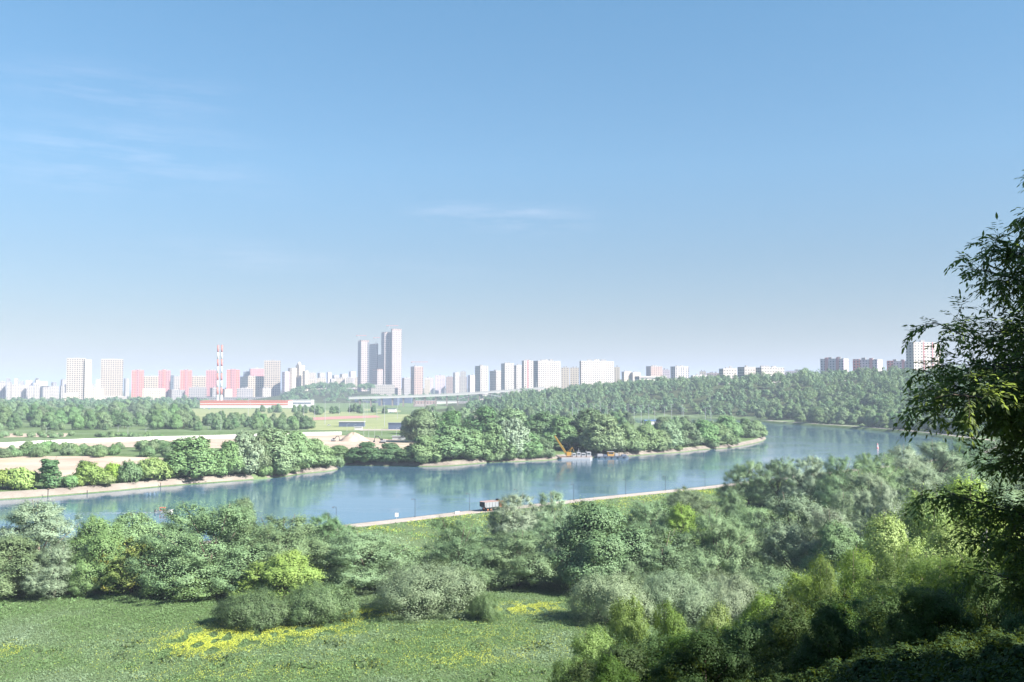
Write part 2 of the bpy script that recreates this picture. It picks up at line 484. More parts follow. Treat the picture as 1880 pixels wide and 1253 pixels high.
def crown_points(rng, H, W, base, lobes, clumps, per, style, fine=1.0):
    """centres and facings of leaves: lobes > clumps > leaves"""
    hw = W / 2; ch = H - base
    LC, LR = [], []
    for i in range(lobes):
        a = i * 2.399 + rng.uniform(-.5, .5); q = (i + .5) / lobes
        if style == 'shrub':
            r = hw * math.sqrt(q) * .62; z = base + ch * (.26 + .30 * (1 - q) + rng.uniform(-.06, .06)); lr = hw * rng.uniform(.36, .5)
        elif style == 'tall':
            r = hw * rng.uniform(.0, .45); z = base + ch * (.12 + .78 * q); lr = hw * (.62 - .34 * q) * rng.uniform(.9, 1.15)
        else:
            # low skirt, middle ring, top: the crown closes down to the grass
            if q > .45: zq, rr = rng.uniform(.16, .34), rng.uniform(.50, .68)
            elif q > .15: zq, rr = rng.uniform(.42, .60), rng.uniform(.38, .58)
            else: zq, rr = rng.uniform(.70, .80), rng.uniform(.0, .28)
            r = hw * rr; z = base + ch * zq; lr = hw * rng.uniform(.33, .45) * (1 if zq < .65 else .9)
        LC.append((r * math.cos(a), r * math.sin(a), z)); LR.append(lr)
    LC, LR = np.array(LC), np.array(LR)
    zs = min(1.25, max(.75, ch / W)) if style != 'shrub' else .95
    C, D, Rr, J = [], [], [], []
    k = 0
    while len(C) < clumps and k < clumps * 12:
        k += 1
        j = rng.integers(lobes)
        d = rng.normal(size=3); d[2] = d[2] * .8 + .28; d /= np.linalg.norm(d)
        p = LC[j] + d * LR[j] * np.array([1, 1, zs]) * rng.uniform(.72, 1.03)
        if p[2] < base * .5 + .3 or p[2] > H: continue
        q = np.linalg.norm((p - LC) / np.array([1, 1, zs]), axis=1) / LR
        if (q < .55).any() and rng.uniform() < .8: continue
        C.append(p); D.append(d); J.append(j); Rr.append(fine * hw * rng.uniform(.085, .17) * (1.15 if style == 'plume' else 1))
    C, D, Rr = np.array(C), np.array(D), np.array(Rr)
    n = len(C) * per
    ci = np.repeat(np.arange(len(C)), per)
    g = unit(rng.normal(size=(n, 3)))
    rad = (np.minimum(np.abs(rng.normal(0, .42, n)), 1.35) + rng.uniform(0, .3, n)) if style == 'plume' else np.minimum(np.abs(rng.normal(0, .64, n)), 1.8) + rng.uniform(0, .25, n)
    st = np.ones((n, 3))
    off = g * (rad * Rr[ci])[:, None]
    if style == 'plume':
        ax = unit(D[ci] + np.array([0, 0, .9]))
        al = (off * ax).sum(1, keepdims=True)
        off = (off - al * ax) * .78 + al * ax * 1.4
    elif style != 'shrub':
        off[:, 2] *= 1.05
    P = C[ci] + off
    J = np.array(J)[ci]
    # a third of the leaves fill the lobes between the tufts
    fl = rng.uniform(size=n) < (.2 if style == 'plume' else .28)
    fd = rng.normal(size=(n, 3)); fd[:, 2] = fd[:, 2] * .8 + .25; fd = unit(fd)
    FP = LC[J] + fd * LR[J][:, None] * np.array([1, 1, zs]) * rng.uniform(.7, 1.06, n)[:, None]
    fl &= (FP[:, 2] > base * .5 + .2) & (FP[:, 2] < H * 1.02)
    P = np.where(fl[:, None], FP, P)
    E = unit((P - np.array([0, 0, base + ch * .42])) / np.array([1, 1, zs]))
    Ld = unit((P - LC[J]) / np.array([1, 1, zs]))
    N = unit(g * .5 + Ld * .85 + E * .35 + np.array([0, 0, .25]) + rng.normal(size=(n, 3)) * .27)
    return P, N, LC, LR

def tree_proto(seed, kind, mat, H, W, base, lobes, clumps, per, leaf, style, aspect=.55, bark=None, trunk_r=None, stems=1, fine=1.0):
    rng = np.random.default_rng(seed)
    P, N, LC, LR = crown_points(rng, H, W, base, lobes, clumps, per, style, fine)
    co = leaves(P, N, leaf, leaf * aspect, rng)
    crown = np_mesh('crown', co, 4, np.arange(len(co)), mat)
    tb = MB(); r0 = trunk_r or H * .018
    for s in range(stems):
        b = np.array([rng.uniform(-.5, .5), rng.uniform(-.5, .5), -.4]) * (1 if stems > 1 else .3); b[2] = -.5
        top = np.array([rng.uniform(-.06, .06) * W, rng.uniform(-.06, .06) * W, base + (H - base) * .62])
        if stems > 1: top = LC[s % len(LC)]
        mid = (b + top) / 2 + np.array([rng.uniform(-.03, .03) * W, rng.uniform(-.03, .03) * W, 0])
        tb.tube([b, b + (mid - b) * .15, mid, top], [r0 * 1.35, r0, r0 * .75, r0 * .25], 7)
        if stems == 1:
            for j in range(len(LC)):
                q = np.clip((LC[j][2] - base * .2) / (H) * .75, .25, .8)
                s0 = b + (top - b) * q * .8
                m1 = s0 + (LC[j] - s0) * .5 + np.array([0, 0, .04 * H])
                tb.tube([s0, m1, LC[j] + (LC[j] - s0) * .35], [r0 * .5, r0 * .32, r0 * .1], 5)
    trunk = tb.mesh('trunk', bark or BARK, True)
    return {'kind': kind, 'crown': crown, 'trunk': trunk, 'H': float(np.percentile(co[:, 2], 99.7)), 'W': float(np.percentile(np.abs(co[:, 0]), 99) + np.percentile(np.abs(co[:, 1]), 99))}

PROTO = {}
def pr(key, n, *a, **k):
    PROTO[key] = [tree_proto(hash_seed(key) + i * 101, *a, **k) for i in range(n)]
def hash_seed(s): return sum(ord(c) * (i + 3) for i, c in enumerate(s))

# near the meadow: fine leaves
pr('silver', 3, 'willow_tree', LEAF['silver'], 16, 13, .5, 16, 260, 350, .205, 'plume', .48)
pr('willow', 4, 'willow_tree', LEAF['willow'], 16, 15, .4, 17, 280, 350, .205, 'plume', .52)
pr('green', 3, 'broadleaf_tree', LEAF['green'], 15, 12, .4, 15, 270, 270, .24, 'round', .7)
pr('dark', 2, 'broadleaf_tree', LEAF['dark'], 14, 13, .4, 15, 260, 270, .25, 'round', .7)
pr('yellow', 2, 'broadleaf_tree', LEAF['yellow'], 11, 9, .3, 15, 220, 260, .20, 'plume', .55)
pr('ochre', 1, 'broadleaf_tree', LEAF['ochre'], 10, 9, .5, 10, 110, 160, .32, 'plume', .5)
pr('shrub', 3, 'shrub', LEAF['bush'], 6, 13, .0, 12, 230, 280, .165, 'shrub', .5, stems=7, trunk_r=.09)
pr('darkshrub', 2, 'shrub', LEAF['olive'], 6, 11, .0, 10, 220, 260, .155, 'shrub', .5, stems=6, trunk_r=.09)
# across the river: a leaf face stands for a spray
pr('mgreen', 4, 'broadleaf_tree', LEAF['green'], 15, 13, .1, 17, 420, 62, .52, 'round', .75, fine=.72)
pr('mwillow', 3, 'willow_tree', LEAF['willow'], 15, 14, .1, 17, 400, 62, .50, 'plume', .6, fine=.75)
pr('msilver', 2, 'willow_tree', LEAF['silver'], 15, 13, .1, 17, 400, 62, .50, 'plume', .6, fine=.75)
pr('mdark', 3, 'broadleaf_tree', LEAF['dark'], 15, 13, .1, 17, 420, 62, .52, 'round', .75, fine=.72)
pr('mshrub', 3, 'shrub', LEAF['green'], 6, 9, .0, 12, 130, 60, .5, 'shrub', .7, stems=4, trunk_r=.1)
pr('myellow', 2, 'shrub', LEAF['yellow'], 7, 8, .0, 12, 130, 60, .5, 'shrub', .7, stems=4, trunk_r=.1)
pr('mtall', 2, 'poplar_tree', LEAF['dark'], 14, 5.5, .3, 16, 130, 60, .55, 'tall', .7)
pr('bare', 1, 'broadleaf_tree', LEAF['silver'], 17, 12, 3.0, 9, 60, 40, .7, 'round', .6, bark=PALEBARK, trunk_r=.45)
# on the near slope: true leaves
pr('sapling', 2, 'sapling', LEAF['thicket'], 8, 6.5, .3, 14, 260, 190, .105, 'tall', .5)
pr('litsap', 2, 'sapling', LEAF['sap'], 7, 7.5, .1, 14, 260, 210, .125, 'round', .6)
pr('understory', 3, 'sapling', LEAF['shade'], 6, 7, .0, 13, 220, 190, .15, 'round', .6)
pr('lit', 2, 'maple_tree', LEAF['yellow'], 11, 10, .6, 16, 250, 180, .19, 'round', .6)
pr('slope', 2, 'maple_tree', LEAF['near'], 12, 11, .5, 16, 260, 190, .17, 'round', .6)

NTREE = [0]
def plant_at(key, x, y, H, W, label, group=None, cat=None, sink=0.15, zbase=None, yscale=1.0):
    p = PROTO[key][NTREE[0] % len(PROTO[key])]; NTREE[0] += 1
    z = hz(x, y) if zbase is None else zbase
    sw, sh = W / p['W'], H / p['H']
    rz = random.uniform(0, 6.283)
    o = empty(p['kind'], (x, y, z - sink), rz, (sw, sw * yscale, sh))
    tag(o, label, cat or {'shrub': 'shrub', 'sapling': 'sapling'}.get(p['kind'], 'tree'), group)
    link('crown', p['crown'], o); link('trunk', p['trunk'], o)
    return o

def plant(key, px, top, wpx, label, base=None, d=None, group=None, zb=3.0, **k):
    wpx *= 1.1 if 'sap' in key or key == 'understory' else 1.08 if key[0] == 'm' or 'shrub' in key else 1.22
    """top of the crown under photo pixel (px, top); foot at photo row base, or d metres away"""
    if d is None: d = gp(px, base, zb)[1]
    x, y, zt = at(px, top, d)
    z = hz(x, y)
    H = max(1.2, zt - z)
    return plant_at(key, x, y, H, wpx / F * d, label, group, **k)

# --- row along the far edge of the meadow, left part
GL, GC, GR = 'trees along the back of the meadow', 'willows between meadow and promenade', 'trees at the river end of the slope'
for a in [
    ('silver', 72, 920, 185, 'large silver willow at the far left, tallest of the left edge', None, 216, GL),
    ('green', 18, 985, 130, 'bright green broadleaf tree cut by the left edge of the photo', None, 202, GL),
    ('silver', 100, 1003, 95, 'small silver willow in front of the large silver willow', 1098, None, GL),
    ('green', 182, 948, 95, 'green tree just right of the large silver willow', 1088, None, GL),
    ('green', 245, 942, 110, 'bushy yellowish green tree below the white motorboat', None, 219, GL),
    ('willow', 165, 1005, 85, 'dark grey-green tree with shaded foot left of the ochre tree', 1090, None, GL),
    ('ochre', 240, 990, 105, 'green tree with ochre brown twigs in its side', 1092, None, GL),
    ('willow', 390, 922, 215, 'broad domed willow with dark trunks showing, left of centre', 1088, None, GL),
    ('green', 442, 915, 62, 'small round green top rising behind the broad domed willow', None, 240, GL),
    ('green', 355, 1030, 130, 'light green leafy bush at the foot of the broad domed willow', 1096, None, GL),
    ('willow', 522, 948, 175, 'rounded grey-green willow right of the broad domed willow', 1082, None, GL),
    ('willow', 320, 958, 90, 'willow top peeping out left of the broad domed willow', None, 248, GL),
    ('green', 560, 962, 90, 'green willow top behind the bright yellow-green tree', None, 252, GL),
    ('willow', 490, 958, 90, 'willow top filling the gap behind the rounded grey-green willow', None, 250, GL),
    ('willow', 632, 966, 70, 'low willow where the promenade comes out from the trees', None, 262, GL),
    ('willow', 600, 944, 85, 'narrow willow whose top meets the promenade start', None, 243, GL),
    ('willow', 672, 972, 165, 'wide low willow below the white sign board', 1078, None, GL),
    ('yellow', 525, 1015, 150, 'bright yellow-green young tree between two dark shrubs', 1112, None, GL),
    ('yellow', 478, 1040, 85, 'smaller yellow-green sapling left of the bright one', 1105, None, GL),
    ('yellow', 628, 1045, 40, 'thin yellow-green sapling at the foot of the wide low willow', 1086, None, GL),
    ('willow', 715, 1000, 90, 'grey-green willow with brownish foot beside the grassy gap', 1074, None, GL),
    ('willow', 840, 953, 125, 'upright willow with a deeply shaded left side', 1070, None, GC),
    ('willow', 953, 975, 150, 'pale willow right of the upright one, leaning to the right', 1074, None, GC),
    ('willow', 895, 1000, 110, 'middle willow between the upright and the leaning one', 1072, None, GC),
    ('willow', 800, 1013, 62, 'small round willow bush behind the pale dome shrub', 1076, None, GC),
    ('silver', 945, 908, 92, 'pale willow right beside the dump truck', None, 262, GC),
    ('silver', 1015, 903, 100, 'tallest pale willow right of the dump truck', None, 264, GC),
    ('willow', 1015, 950, 110, 'grey-green willow in front of the tallest pale willow', None, 240, GC),
    ('dark', 1100, 922, 150, 'dark green willow with black shade under it, centre right', 1078, None, GC),
    ('green', 1105, 925, 120, 'green crown behind the dark willow, next to the promenade', None, 248, GC),
    ('willow', 1190, 922, 110, 'willow with a lit top left of the yellowish willow', None, 246, GC),
    ('yellow', 1255, 925, 95, 'yellowish willow in the middle of the right hand grove', None, 240, GC),
    ('willow', 1265, 896, 95, 'pale willow nearest the promenade lamps', None, 285, GC),
    ('willow', 1210, 965, 150, 'shaded willow above the lower right shrubs', 1080, None, GC),
    ('green', 1195, 975, 55, 'light green young tree against the dark grove', 1075, None, GC),
    ('willow', 1320, 940, 130, 'broad grey-green willow at the heart of the right grove', 1080, None, GC),
    ('willow', 1385, 930, 110, 'willow with upright plumes right of the broad one', None, 232, GC),
    ('silver', 1460, 912, 155, 'big pale silver willow in front of the dark riverside row', None, 212, GC),
    ('silver', 1520, 935, 120, 'silver willow touching the big pale silver one', None, 202, GC),
    ('silver', 1412, 985, 40, 'slim pale sapling willow in front of the right grove', 1075, None, GC),
    ('silver', 1375, 1005, 38, 'short pale sapling beside the slim one', 1080, None, GC),
    ('willow', 1160, 1030, 75, 'spiky top of a willow behind the lower right shrubs', 1090, None, GC),
    ('green', 1345, 905, 40, 'little green tree where the grass meets the riverside row', None, 300, GC),
    ('willow', 1372, 846, 85, 'leftmost tree of the dark riverside row', 928, None, GR),
    ('willow', 1430, 840, 85, 'grey-green second tree of the dark riverside row', 930, None, GR),
    ('silver', 1485, 838, 90, 'silvery third tree of the riverside row', 935, None, GR),
    ('willow', 1540, 838, 85, 'fourth tree of the riverside row with shaded foot', 940, None, GR),
    ('willow', 1600, 832, 95, 'fifth tree of the riverside row, taller and pale', None, 350, GR),
    ('silver', 1655, 818, 100, 'pale willow directly below the red and white buoy', None, 372, GR),
    ('silver', 1715, 812, 105, 'pale willow by the last visible reach of water', None, 392, GR),
    ('willow', 1775, 806, 110, 'pale tree half behind the near dark tree', None, 405, GR),
    ('willow', 1840, 806, 120, 'pale tree behind the near dark tree at the right edge', None, 410, GR),
    ('silver', 1590, 868, 100, 'silvery willow with rounded plumes above the yellow-green maples', None, 290, GR),
    ('silver', 1545, 905, 80, 'drooping silver willow in the dip behind the big pale one', None, 262, GR),
    ('silver', 1625, 890, 90, 'silver-grey willow left of the yellow-green maples', None, 240, GR),
    ('green', 1535, 960, 95, 'small green tree in the dip beside the silver willows', None, 195, GR),
    ('silver', 1690, 860, 110, 'pale willow above the yellow-green maples', None, 280, GR),
    ('willow', 1790, 860, 130, 'grey-green willow behind the maples at the right', None, 290, GR),
]:
    plant(a[0], a[1], a[2], a[3], a[4], base=a[5], d=a[6], group=a[7])
GS = 'shrubs on the meadow'
for a in [
    ('darkshrub', 462, 1080, 132, 'dark round shrub on the meadow, left one of a pair', 1152),
    ('darkshrub', 585, 1066, 122, 'dark round shrub on the meadow, right one of a pair', 1143),
    ('shrub', 785, 1030, 195, 'large pale grey-green dome shrub in the middle of the meadow', 1120),
    ('darkshrub', 892, 1088, 56, 'small lone round shrub with a dark shadow on its left', 1137),
    ('shrub', 1122, 1048, 140, 'pale grey shrub at the right end of the open meadow', 1143),
    ('shrub', 1235, 1045, 150, 'greyish shrub right of the pale grey one', 1135),
    ('shrub', 1330, 1050, 150, 'wide shrub in front of the right grove', 1130),
    ('shrub', 1430, 1040, 160, 'greenish shrub below the big pale silver willow', 1125),
]:
    plant(a[0], a[1], a[2], a[3], a[4], base=a[5], group=GS)

# --- the near slope, right
GN = 'young maples and saplings on the near slope'
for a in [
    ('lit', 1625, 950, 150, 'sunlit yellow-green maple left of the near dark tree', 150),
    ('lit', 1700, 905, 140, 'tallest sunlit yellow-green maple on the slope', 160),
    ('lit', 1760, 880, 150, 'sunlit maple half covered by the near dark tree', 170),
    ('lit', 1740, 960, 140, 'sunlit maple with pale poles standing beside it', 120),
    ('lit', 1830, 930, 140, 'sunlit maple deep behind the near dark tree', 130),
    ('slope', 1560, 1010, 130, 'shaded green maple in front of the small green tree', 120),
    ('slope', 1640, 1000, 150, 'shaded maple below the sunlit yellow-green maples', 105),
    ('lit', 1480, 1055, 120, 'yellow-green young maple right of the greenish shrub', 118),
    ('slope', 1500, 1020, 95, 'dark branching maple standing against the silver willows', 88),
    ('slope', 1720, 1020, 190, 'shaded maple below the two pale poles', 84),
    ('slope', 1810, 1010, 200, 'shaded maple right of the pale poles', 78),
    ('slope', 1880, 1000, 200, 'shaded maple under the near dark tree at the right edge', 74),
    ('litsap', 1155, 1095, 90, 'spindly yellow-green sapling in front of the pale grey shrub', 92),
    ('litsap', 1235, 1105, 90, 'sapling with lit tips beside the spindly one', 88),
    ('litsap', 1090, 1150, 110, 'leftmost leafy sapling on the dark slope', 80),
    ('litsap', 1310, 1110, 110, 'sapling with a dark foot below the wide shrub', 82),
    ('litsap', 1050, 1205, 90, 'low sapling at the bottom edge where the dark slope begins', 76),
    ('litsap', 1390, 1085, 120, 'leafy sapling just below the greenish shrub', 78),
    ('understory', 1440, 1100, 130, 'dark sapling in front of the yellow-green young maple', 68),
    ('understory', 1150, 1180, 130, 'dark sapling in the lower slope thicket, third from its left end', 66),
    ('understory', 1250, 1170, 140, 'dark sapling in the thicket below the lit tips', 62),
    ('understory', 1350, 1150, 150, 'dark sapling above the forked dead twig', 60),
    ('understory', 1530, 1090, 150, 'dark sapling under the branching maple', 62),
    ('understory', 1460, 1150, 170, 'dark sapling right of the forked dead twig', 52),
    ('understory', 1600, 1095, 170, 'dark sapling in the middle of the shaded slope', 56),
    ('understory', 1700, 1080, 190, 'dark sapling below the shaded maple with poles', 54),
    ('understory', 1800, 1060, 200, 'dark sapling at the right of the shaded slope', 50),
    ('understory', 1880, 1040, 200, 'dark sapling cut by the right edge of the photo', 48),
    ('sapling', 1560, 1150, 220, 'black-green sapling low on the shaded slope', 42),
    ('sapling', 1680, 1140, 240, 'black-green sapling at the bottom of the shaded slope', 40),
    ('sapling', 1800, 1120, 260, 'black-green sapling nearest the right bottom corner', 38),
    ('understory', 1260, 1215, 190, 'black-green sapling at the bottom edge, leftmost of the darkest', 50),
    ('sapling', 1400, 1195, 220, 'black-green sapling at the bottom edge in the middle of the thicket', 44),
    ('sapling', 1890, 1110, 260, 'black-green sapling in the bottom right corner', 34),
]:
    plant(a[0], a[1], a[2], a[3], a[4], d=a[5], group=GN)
# unseen trees added on the crest around the camera, to shade the slope
for k, (x, y, H, W) in enumerate([(34, 12, 18, 15), (42, 26, 20, 16), (50, 40, 20, 16), (59, 54, 21, 17), (68, 69, 20, 16), (50, 6, 21, 17), (60, 24, 22, 18), (71, 42, 21, 17), (82, 60, 21, 17), (40, -8, 18, 15), (92, 78, 19, 16), (26, 0, 13, 10), (10, -16, 20, 18), (-12, -20, 19, 18), (24, -22, 22, 19), (2, -34, 22, 20), (42, -30, 22, 20), (-34, -26, 18, 17), (18, 0, 14, 11), (12.5, 4.0, 8, 7), (9.5, .5, 9, 7), (13, -3, 12, 9), (7, -6, 14, 9), (4, -11, 18, 14), (-10, -9, 17, 13), (-16, 4, 14, 11)]):
    plant_at('dark', x, y, H, W, 'unseen tall dark tree on the hill crest, added to shade the slope', 'unseen trees added to shade the slope')

# --- the far bank, tree by tree
GF = 'trees along the far river bank'
for a in [
    ('mgreen', 352, 803, 100, 'large round green tree above the concrete embankment', 884),
    ('mgreen', 418, 810, 62, 'green tree right of the large round one', 876),
    ('msilver', 447, 793, 72, 'tall grey-green willow in the left bank clump', 871),
    ('mshrub', 402, 843, 46, 'small grey bush at the end of the left clump', 878),
    ('mgreen', 496, 788, 88, 'tall green tree in the middle of the left bank clump', 868),
    ('mgreen', 470, 800, 60, 'green tree between willow and tall tree of the left clump', 870),
    ('mgreen', 540, 792, 75, 'green tree right of the tall one in the left clump', 867),
    ('mgreen', 578, 806, 62, 'green tree near the tip of the small spit', 863),
    ('mshrub', 598, 836, 40, 'bush on the tip of the small spit', 860),
    ('mshrub', 510, 836, 60, 'bush hanging over the water left of the spit', 872),
    ('mwillow', 455, 840, 50, 'grey bush on the grass above the embankment end', 877),
    ('mgreen', 622, 818, 52, 'low bush tree right behind the spit', 850),
    ('mdark', 672, 812, 66, 'dark bushy tree on the shore below the excavator', 853),
    ('mdark', 715, 814, 56, 'dark bushy tree right of the one below the excavator', 853),
    ('mdark', 758, 818, 62, 'dark low tree on the shore left of the tall grove', 854),
    ('mshrub', 648, 828, 40, 'small shore bush between spit and dark bushes', 852),
    ('mgreen', 778, 800, 60, 'green tree at the left front of the tall grove', 850),
    ('mgreen', 828, 782, 92, 'dense round tree at the front of the tall grove', 850),
    ('mgreen', 868, 790, 60, 'green tree right of the dense round one', 848),
    ('mwillow', 905, 778, 78, 'grey-green tree in the front of the tall grove', 848),
    ('msilver', 940, 768, 60, 'silvery tree top in the tall grove', 838),
    ('mwillow', 962, 790, 66, 'grey-green willow over the water, right front of the grove', 846),
    ('mgreen', 994, 803, 44, 'last bright bush of the grove, left of the crane barge', 846),
    ('mgreen', 775, 752, 70, 'tree at the back left of the tall grove', 812),
    ('bare', 792, 756, 50, 'thin tree with a pale bare trunk at the back of the grove', 808),
    ('mdark', 825, 755, 66, 'dark tree at the back of the tall grove', 812),
    ('bare', 866, 752, 46, 'second thin tree with a pale trunk at the back of the grove', 812),
    ('mdark', 890, 748, 76, 'dark tall tree behind the silvery top', 815),
    ('mgreen', 940, 752, 80, 'green tree behind the silvery top', 815),
    ('mdark', 990, 757, 76, 'dark tree behind the last bright bush', 820),
    ('mdark', 1030, 765, 70, 'dark tree right behind the crane jib', 825),
    ('mdark', 1075, 752, 84, 'tall dark tree right of the crane jib', 824),
    ('mgreen', 1108, 762, 76, 'green tree behind the grey willow by the barges', 834),
    ('msilver', 1108, 796, 58, 'rounded grey willow overhanging the barges', 834),
    ('mgreen', 1150, 778, 62, 'green tree right of the rounded grey willow', 834),
    ('mgreen', 1185, 780, 62, 'green tree over the stony shore, right of the barges', 832),
    ('msilver', 1225, 775, 52, 'silvery willow on the peninsula shore', 828),
    ('mgreen', 1212, 790, 40, 'dark green bush left of the silvery shore willow', 830),
    ('mwillow', 1262, 778, 52, 'grey-green tree on the peninsula, left of the grassy slope', 826),
    ('mgreen', 1292, 772, 56, 'green tree behind the grassy end of the peninsula', 816),
    ('mwillow', 1316, 778, 66, 'broad willow at the water near the peninsula end', 825),
    ('mgreen', 1335, 764, 50, 'small tree top behind the broad willow', 808),
    ('mgreen', 1368, 768, 40, 'tree at the very tip of the peninsula, left half', 803),
    ('mgreen', 1388, 772, 36, 'rounded tree at the very tip of the peninsula', 806),
    ('myellow', 8, 862, 50, 'yellow-green bush at the left edge above the embankment', 897),
    ('myellow', 42, 858, 56, 'yellow-green bush second from the left above the embankment', 896),
    ('mtall', 92, 842, 34, 'slender dark tree standing alone on the sandy field', 896),
    ('myellow', 166, 848, 50, 'yellow bush right of the slender dark tree', 892),
    ('mtall', 156, 845, 20, 'thin dark sapling behind the yellow bush', 884),
    ('myellow', 190, 866, 36, 'low yellow bush by the embankment', 890),
    ('myellow', 208, 850, 36, 'pale yellowish bush on the sandy field', 884),
    ('mshrub', 238, 846, 42, 'round light green bush left of a larger one', 884),
    ('myellow', 280, 840, 58, 'light green bush beside the large round bank tree', 886),
    ('mshrub', 130, 872, 34, 'small bush between the slender tree and the yellow bush', 894),
    ('mgreen', 1345, 815, 26, 'low bush on the peninsula wall', 821),
]:
    d = gp(a[1], a[4 + 1], 3.0)[1]; w = a[3] / F * d
    best = (-1, d)
    for k in range(40):
        q = np.array([at(a[1], 712, d + 2 * k)[:2]])
        if in_poly(q, INNER_LAND)[0] and not in_poly(q, RIVER)[0]:
            free = seg_dist(q, INNER)[0]
            if free > best[0]: best = (free, d + 2 * k)
            if free > 3 + .2 * w: break
    d = best[1]
    plant(a[0], a[1], a[2], a[3], a[4], d=d, group=GF)
# ------------------------------------------------------------------ woods: bands of like trees
def scatter(n, pxr, dr, keys, Hr, label, group, minsep=6.0, ok=None, ratio=(.75, 1.05), tries=60, seedv=1):
    rg = random.Random(seedv); placed = []
    for i in range(n):
        for t in range(tries):
            px = rg.uniform(*pxr); d = 1 / rg.uniform(1 / dr[1], 1 / dr[0])
            x, y, _ = at(px, 712, d)
            if ok and not ok(px, x, y): continue
            if any((x - a) ** 2 + (y - b) ** 2 < minsep ** 2 for a, b in placed): continue
            placed.append((x, y)); break
        else: continue
        H = rg.uniform(*Hr); W = H * rg.uniform(*ratio)
        plant_at(rg.choice(keys), x, y, H, W, label, group)
def on_inner(px, x, y):
    p = np.array([[x, y]])
    return bool(in_poly(p, INNER_LAND)[0]) and not in_poly(p, RIVER)[0] and seg_dist(p, INNER)[0] > 7
def pix_row(x, y, z=3.0): return 712 + (EYE - z) * F / y

scatter(130, (-60, 345), (985, 1900), ['mgreen', 'mgreen', 'mdark', 'mwillow'], (13, 21), 'green tree in the wood beyond the white fence at the left', 'wood beyond the white fence', 8, seedv=3)
scatter(42, (345, 556), (985, 1230), ['mgreen', 'mdark', 'mgreen', 'mwillow'], (9, 14), 'green tree in the lower right part of the wood beyond the white fence', 'lower wood before the pale field', 8, seedv=23)
scatter(16, (-50, 545), (965, 990), ['mshrub', 'mdark'], (5, 9), 'dark bush at the front edge of the wood beyond the white fence', 'bushes before the wood', 7, seedv=4)
scatter(50, (-60, 330), (590, 680), ['mshrub', 'mshrub', 'mshrub', 'mgreen'], (4.5, 7.5), 'dense dark green shrub in the hedge band between sandy field and sandy strip', 'hedge band on the sandy field', 4.2, seedv=5, ratio=(1.1, 1.7))
scatter(12, (-10, 125), (820, 880), ['mshrub'], (3, 5), 'low bush in the strip behind the white fence', 'bushes behind the white fence', 5, seedv=6, ratio=(1.2, 1.8))
scatter(14, (130, 300), (800, 880), ['mshrub'], (3, 5), 'low grey bush lining the back of the white fence', 'bushes along the back of the white fence', 5, seedv=16, ratio=(1.2, 1.8))
scatter(26, (470, 720), (1500, 1760), ['mgreen', 'mdark'], (9, 15), 'tree in the row between sports field and orange striped hall', 'tree row by the sports field', 9, seedv=7)
scatter(5, (555, 575), (1000, 1040), ['mdark'], (11, 15), 'dark tree beside the running track, right of the left wood', 'trees beside the running track', 6, seedv=8)
scatter(66, (745, 1250), (800, 1500), ['mgreen', 'mdark', 'mwillow', 'mgreen'], (12, 17), 'green tree in the grove behind the peninsula shore', 'grove on the peninsula', 9, ok=lambda px, x, y: on_inner(px, x, y) and (y > 800 + abs(px - 900) * .05) and not (1170 < px < 1225 and 900 < y < 1300), seedv=9)
scatter(24, (1225, 1330), (820, 1180), ['mgreen', 'mwillow', 'mshrub'], (8, 13), 'grey-green tree among the lamp masts on the peninsula', 'trees among the lamp masts', 8, ok=on_inner, seedv=10)

def shore_bushes():
    rg = random.Random(91); T = np.gradient(INNER, axis=0); T /= np.linalg.norm(T, axis=1)[:, None]
    pxs = 940 + F * INNER[:, 0] / INNER[:, 1]
    for lo, hi, n in ((494, 560, 9), (622, 700, 5), (700, 800, 5), (900, 1015, 16), (1150, 1200, 4), (1205, 1250, 5), (1285, 1350, 10)):
        for k in range(n):
            px = lo + (hi - lo) * (k + rg.uniform(.1, .9)) / n
            i = int(np.argmin(np.abs(pxs - px) + (np.arange(len(pxs)) < jc) * 0)); off = rg.uniform(1.2, 4.0)
            x, y = INNER[i][0] - T[i][1] * off, INNER[i][1] + T[i][0] * off
            H = rg.uniform(3, 6.5); plant_at('mshrub', x, y, H, H * rg.uniform(1.2, 1.8), 'green bush leaning over the water on the far shore', 'bushes on the far shore')
shore_bushes()
def hill_ok(lo, hi):
    def f(px, x, y):
        p = np.array([[x, y]]); d = seg_dist(p, OUTER)[0]
        return lo < d < hi and not in_poly(p, RIVER)[0] and not in_poly(p, INNER_LAND)[0]
    return f
def rename_scatter(new, *a, **k):
    n0 = set(o.name for o in COL.objects)
    scatter(*a, **k)
    for o in list(COL.objects):
        if o.name not in n0 and o.parent is None: o.name = new
rename_scatter('woodland_tree', 120, (1395, 1900), (860, 1330), ['mgreen', 'mwillow', 'mgreen', 'mdark'], (12, 19), 'tree at the foot of the wooded hill along the far river path', 'trees at the foot of the wooded hill', 8, ok=hill_ok(17, 70), seedv=11)
rename_scatter('woodland_tree', 90, (1270, 1860), (960, 1420), ['mgreen', 'mwillow', 'mwillow', 'mdark'], (13, 20), 'tree on the middle slope of the wooded hill across the river', 'trees on the slope of the wooded hill', 9, ok=hill_ok(70, 170), seedv=12)
rename_scatter('riverside_shrub', 36, (1500, 1900), (840, 1250), ['mshrub'], (3, 5.5), 'low shrub beside the far river path', 'shrubs beside the far river path', 6, ok=hill_ok(12, 19), seedv=13, ratio=(1.2, 1.7))

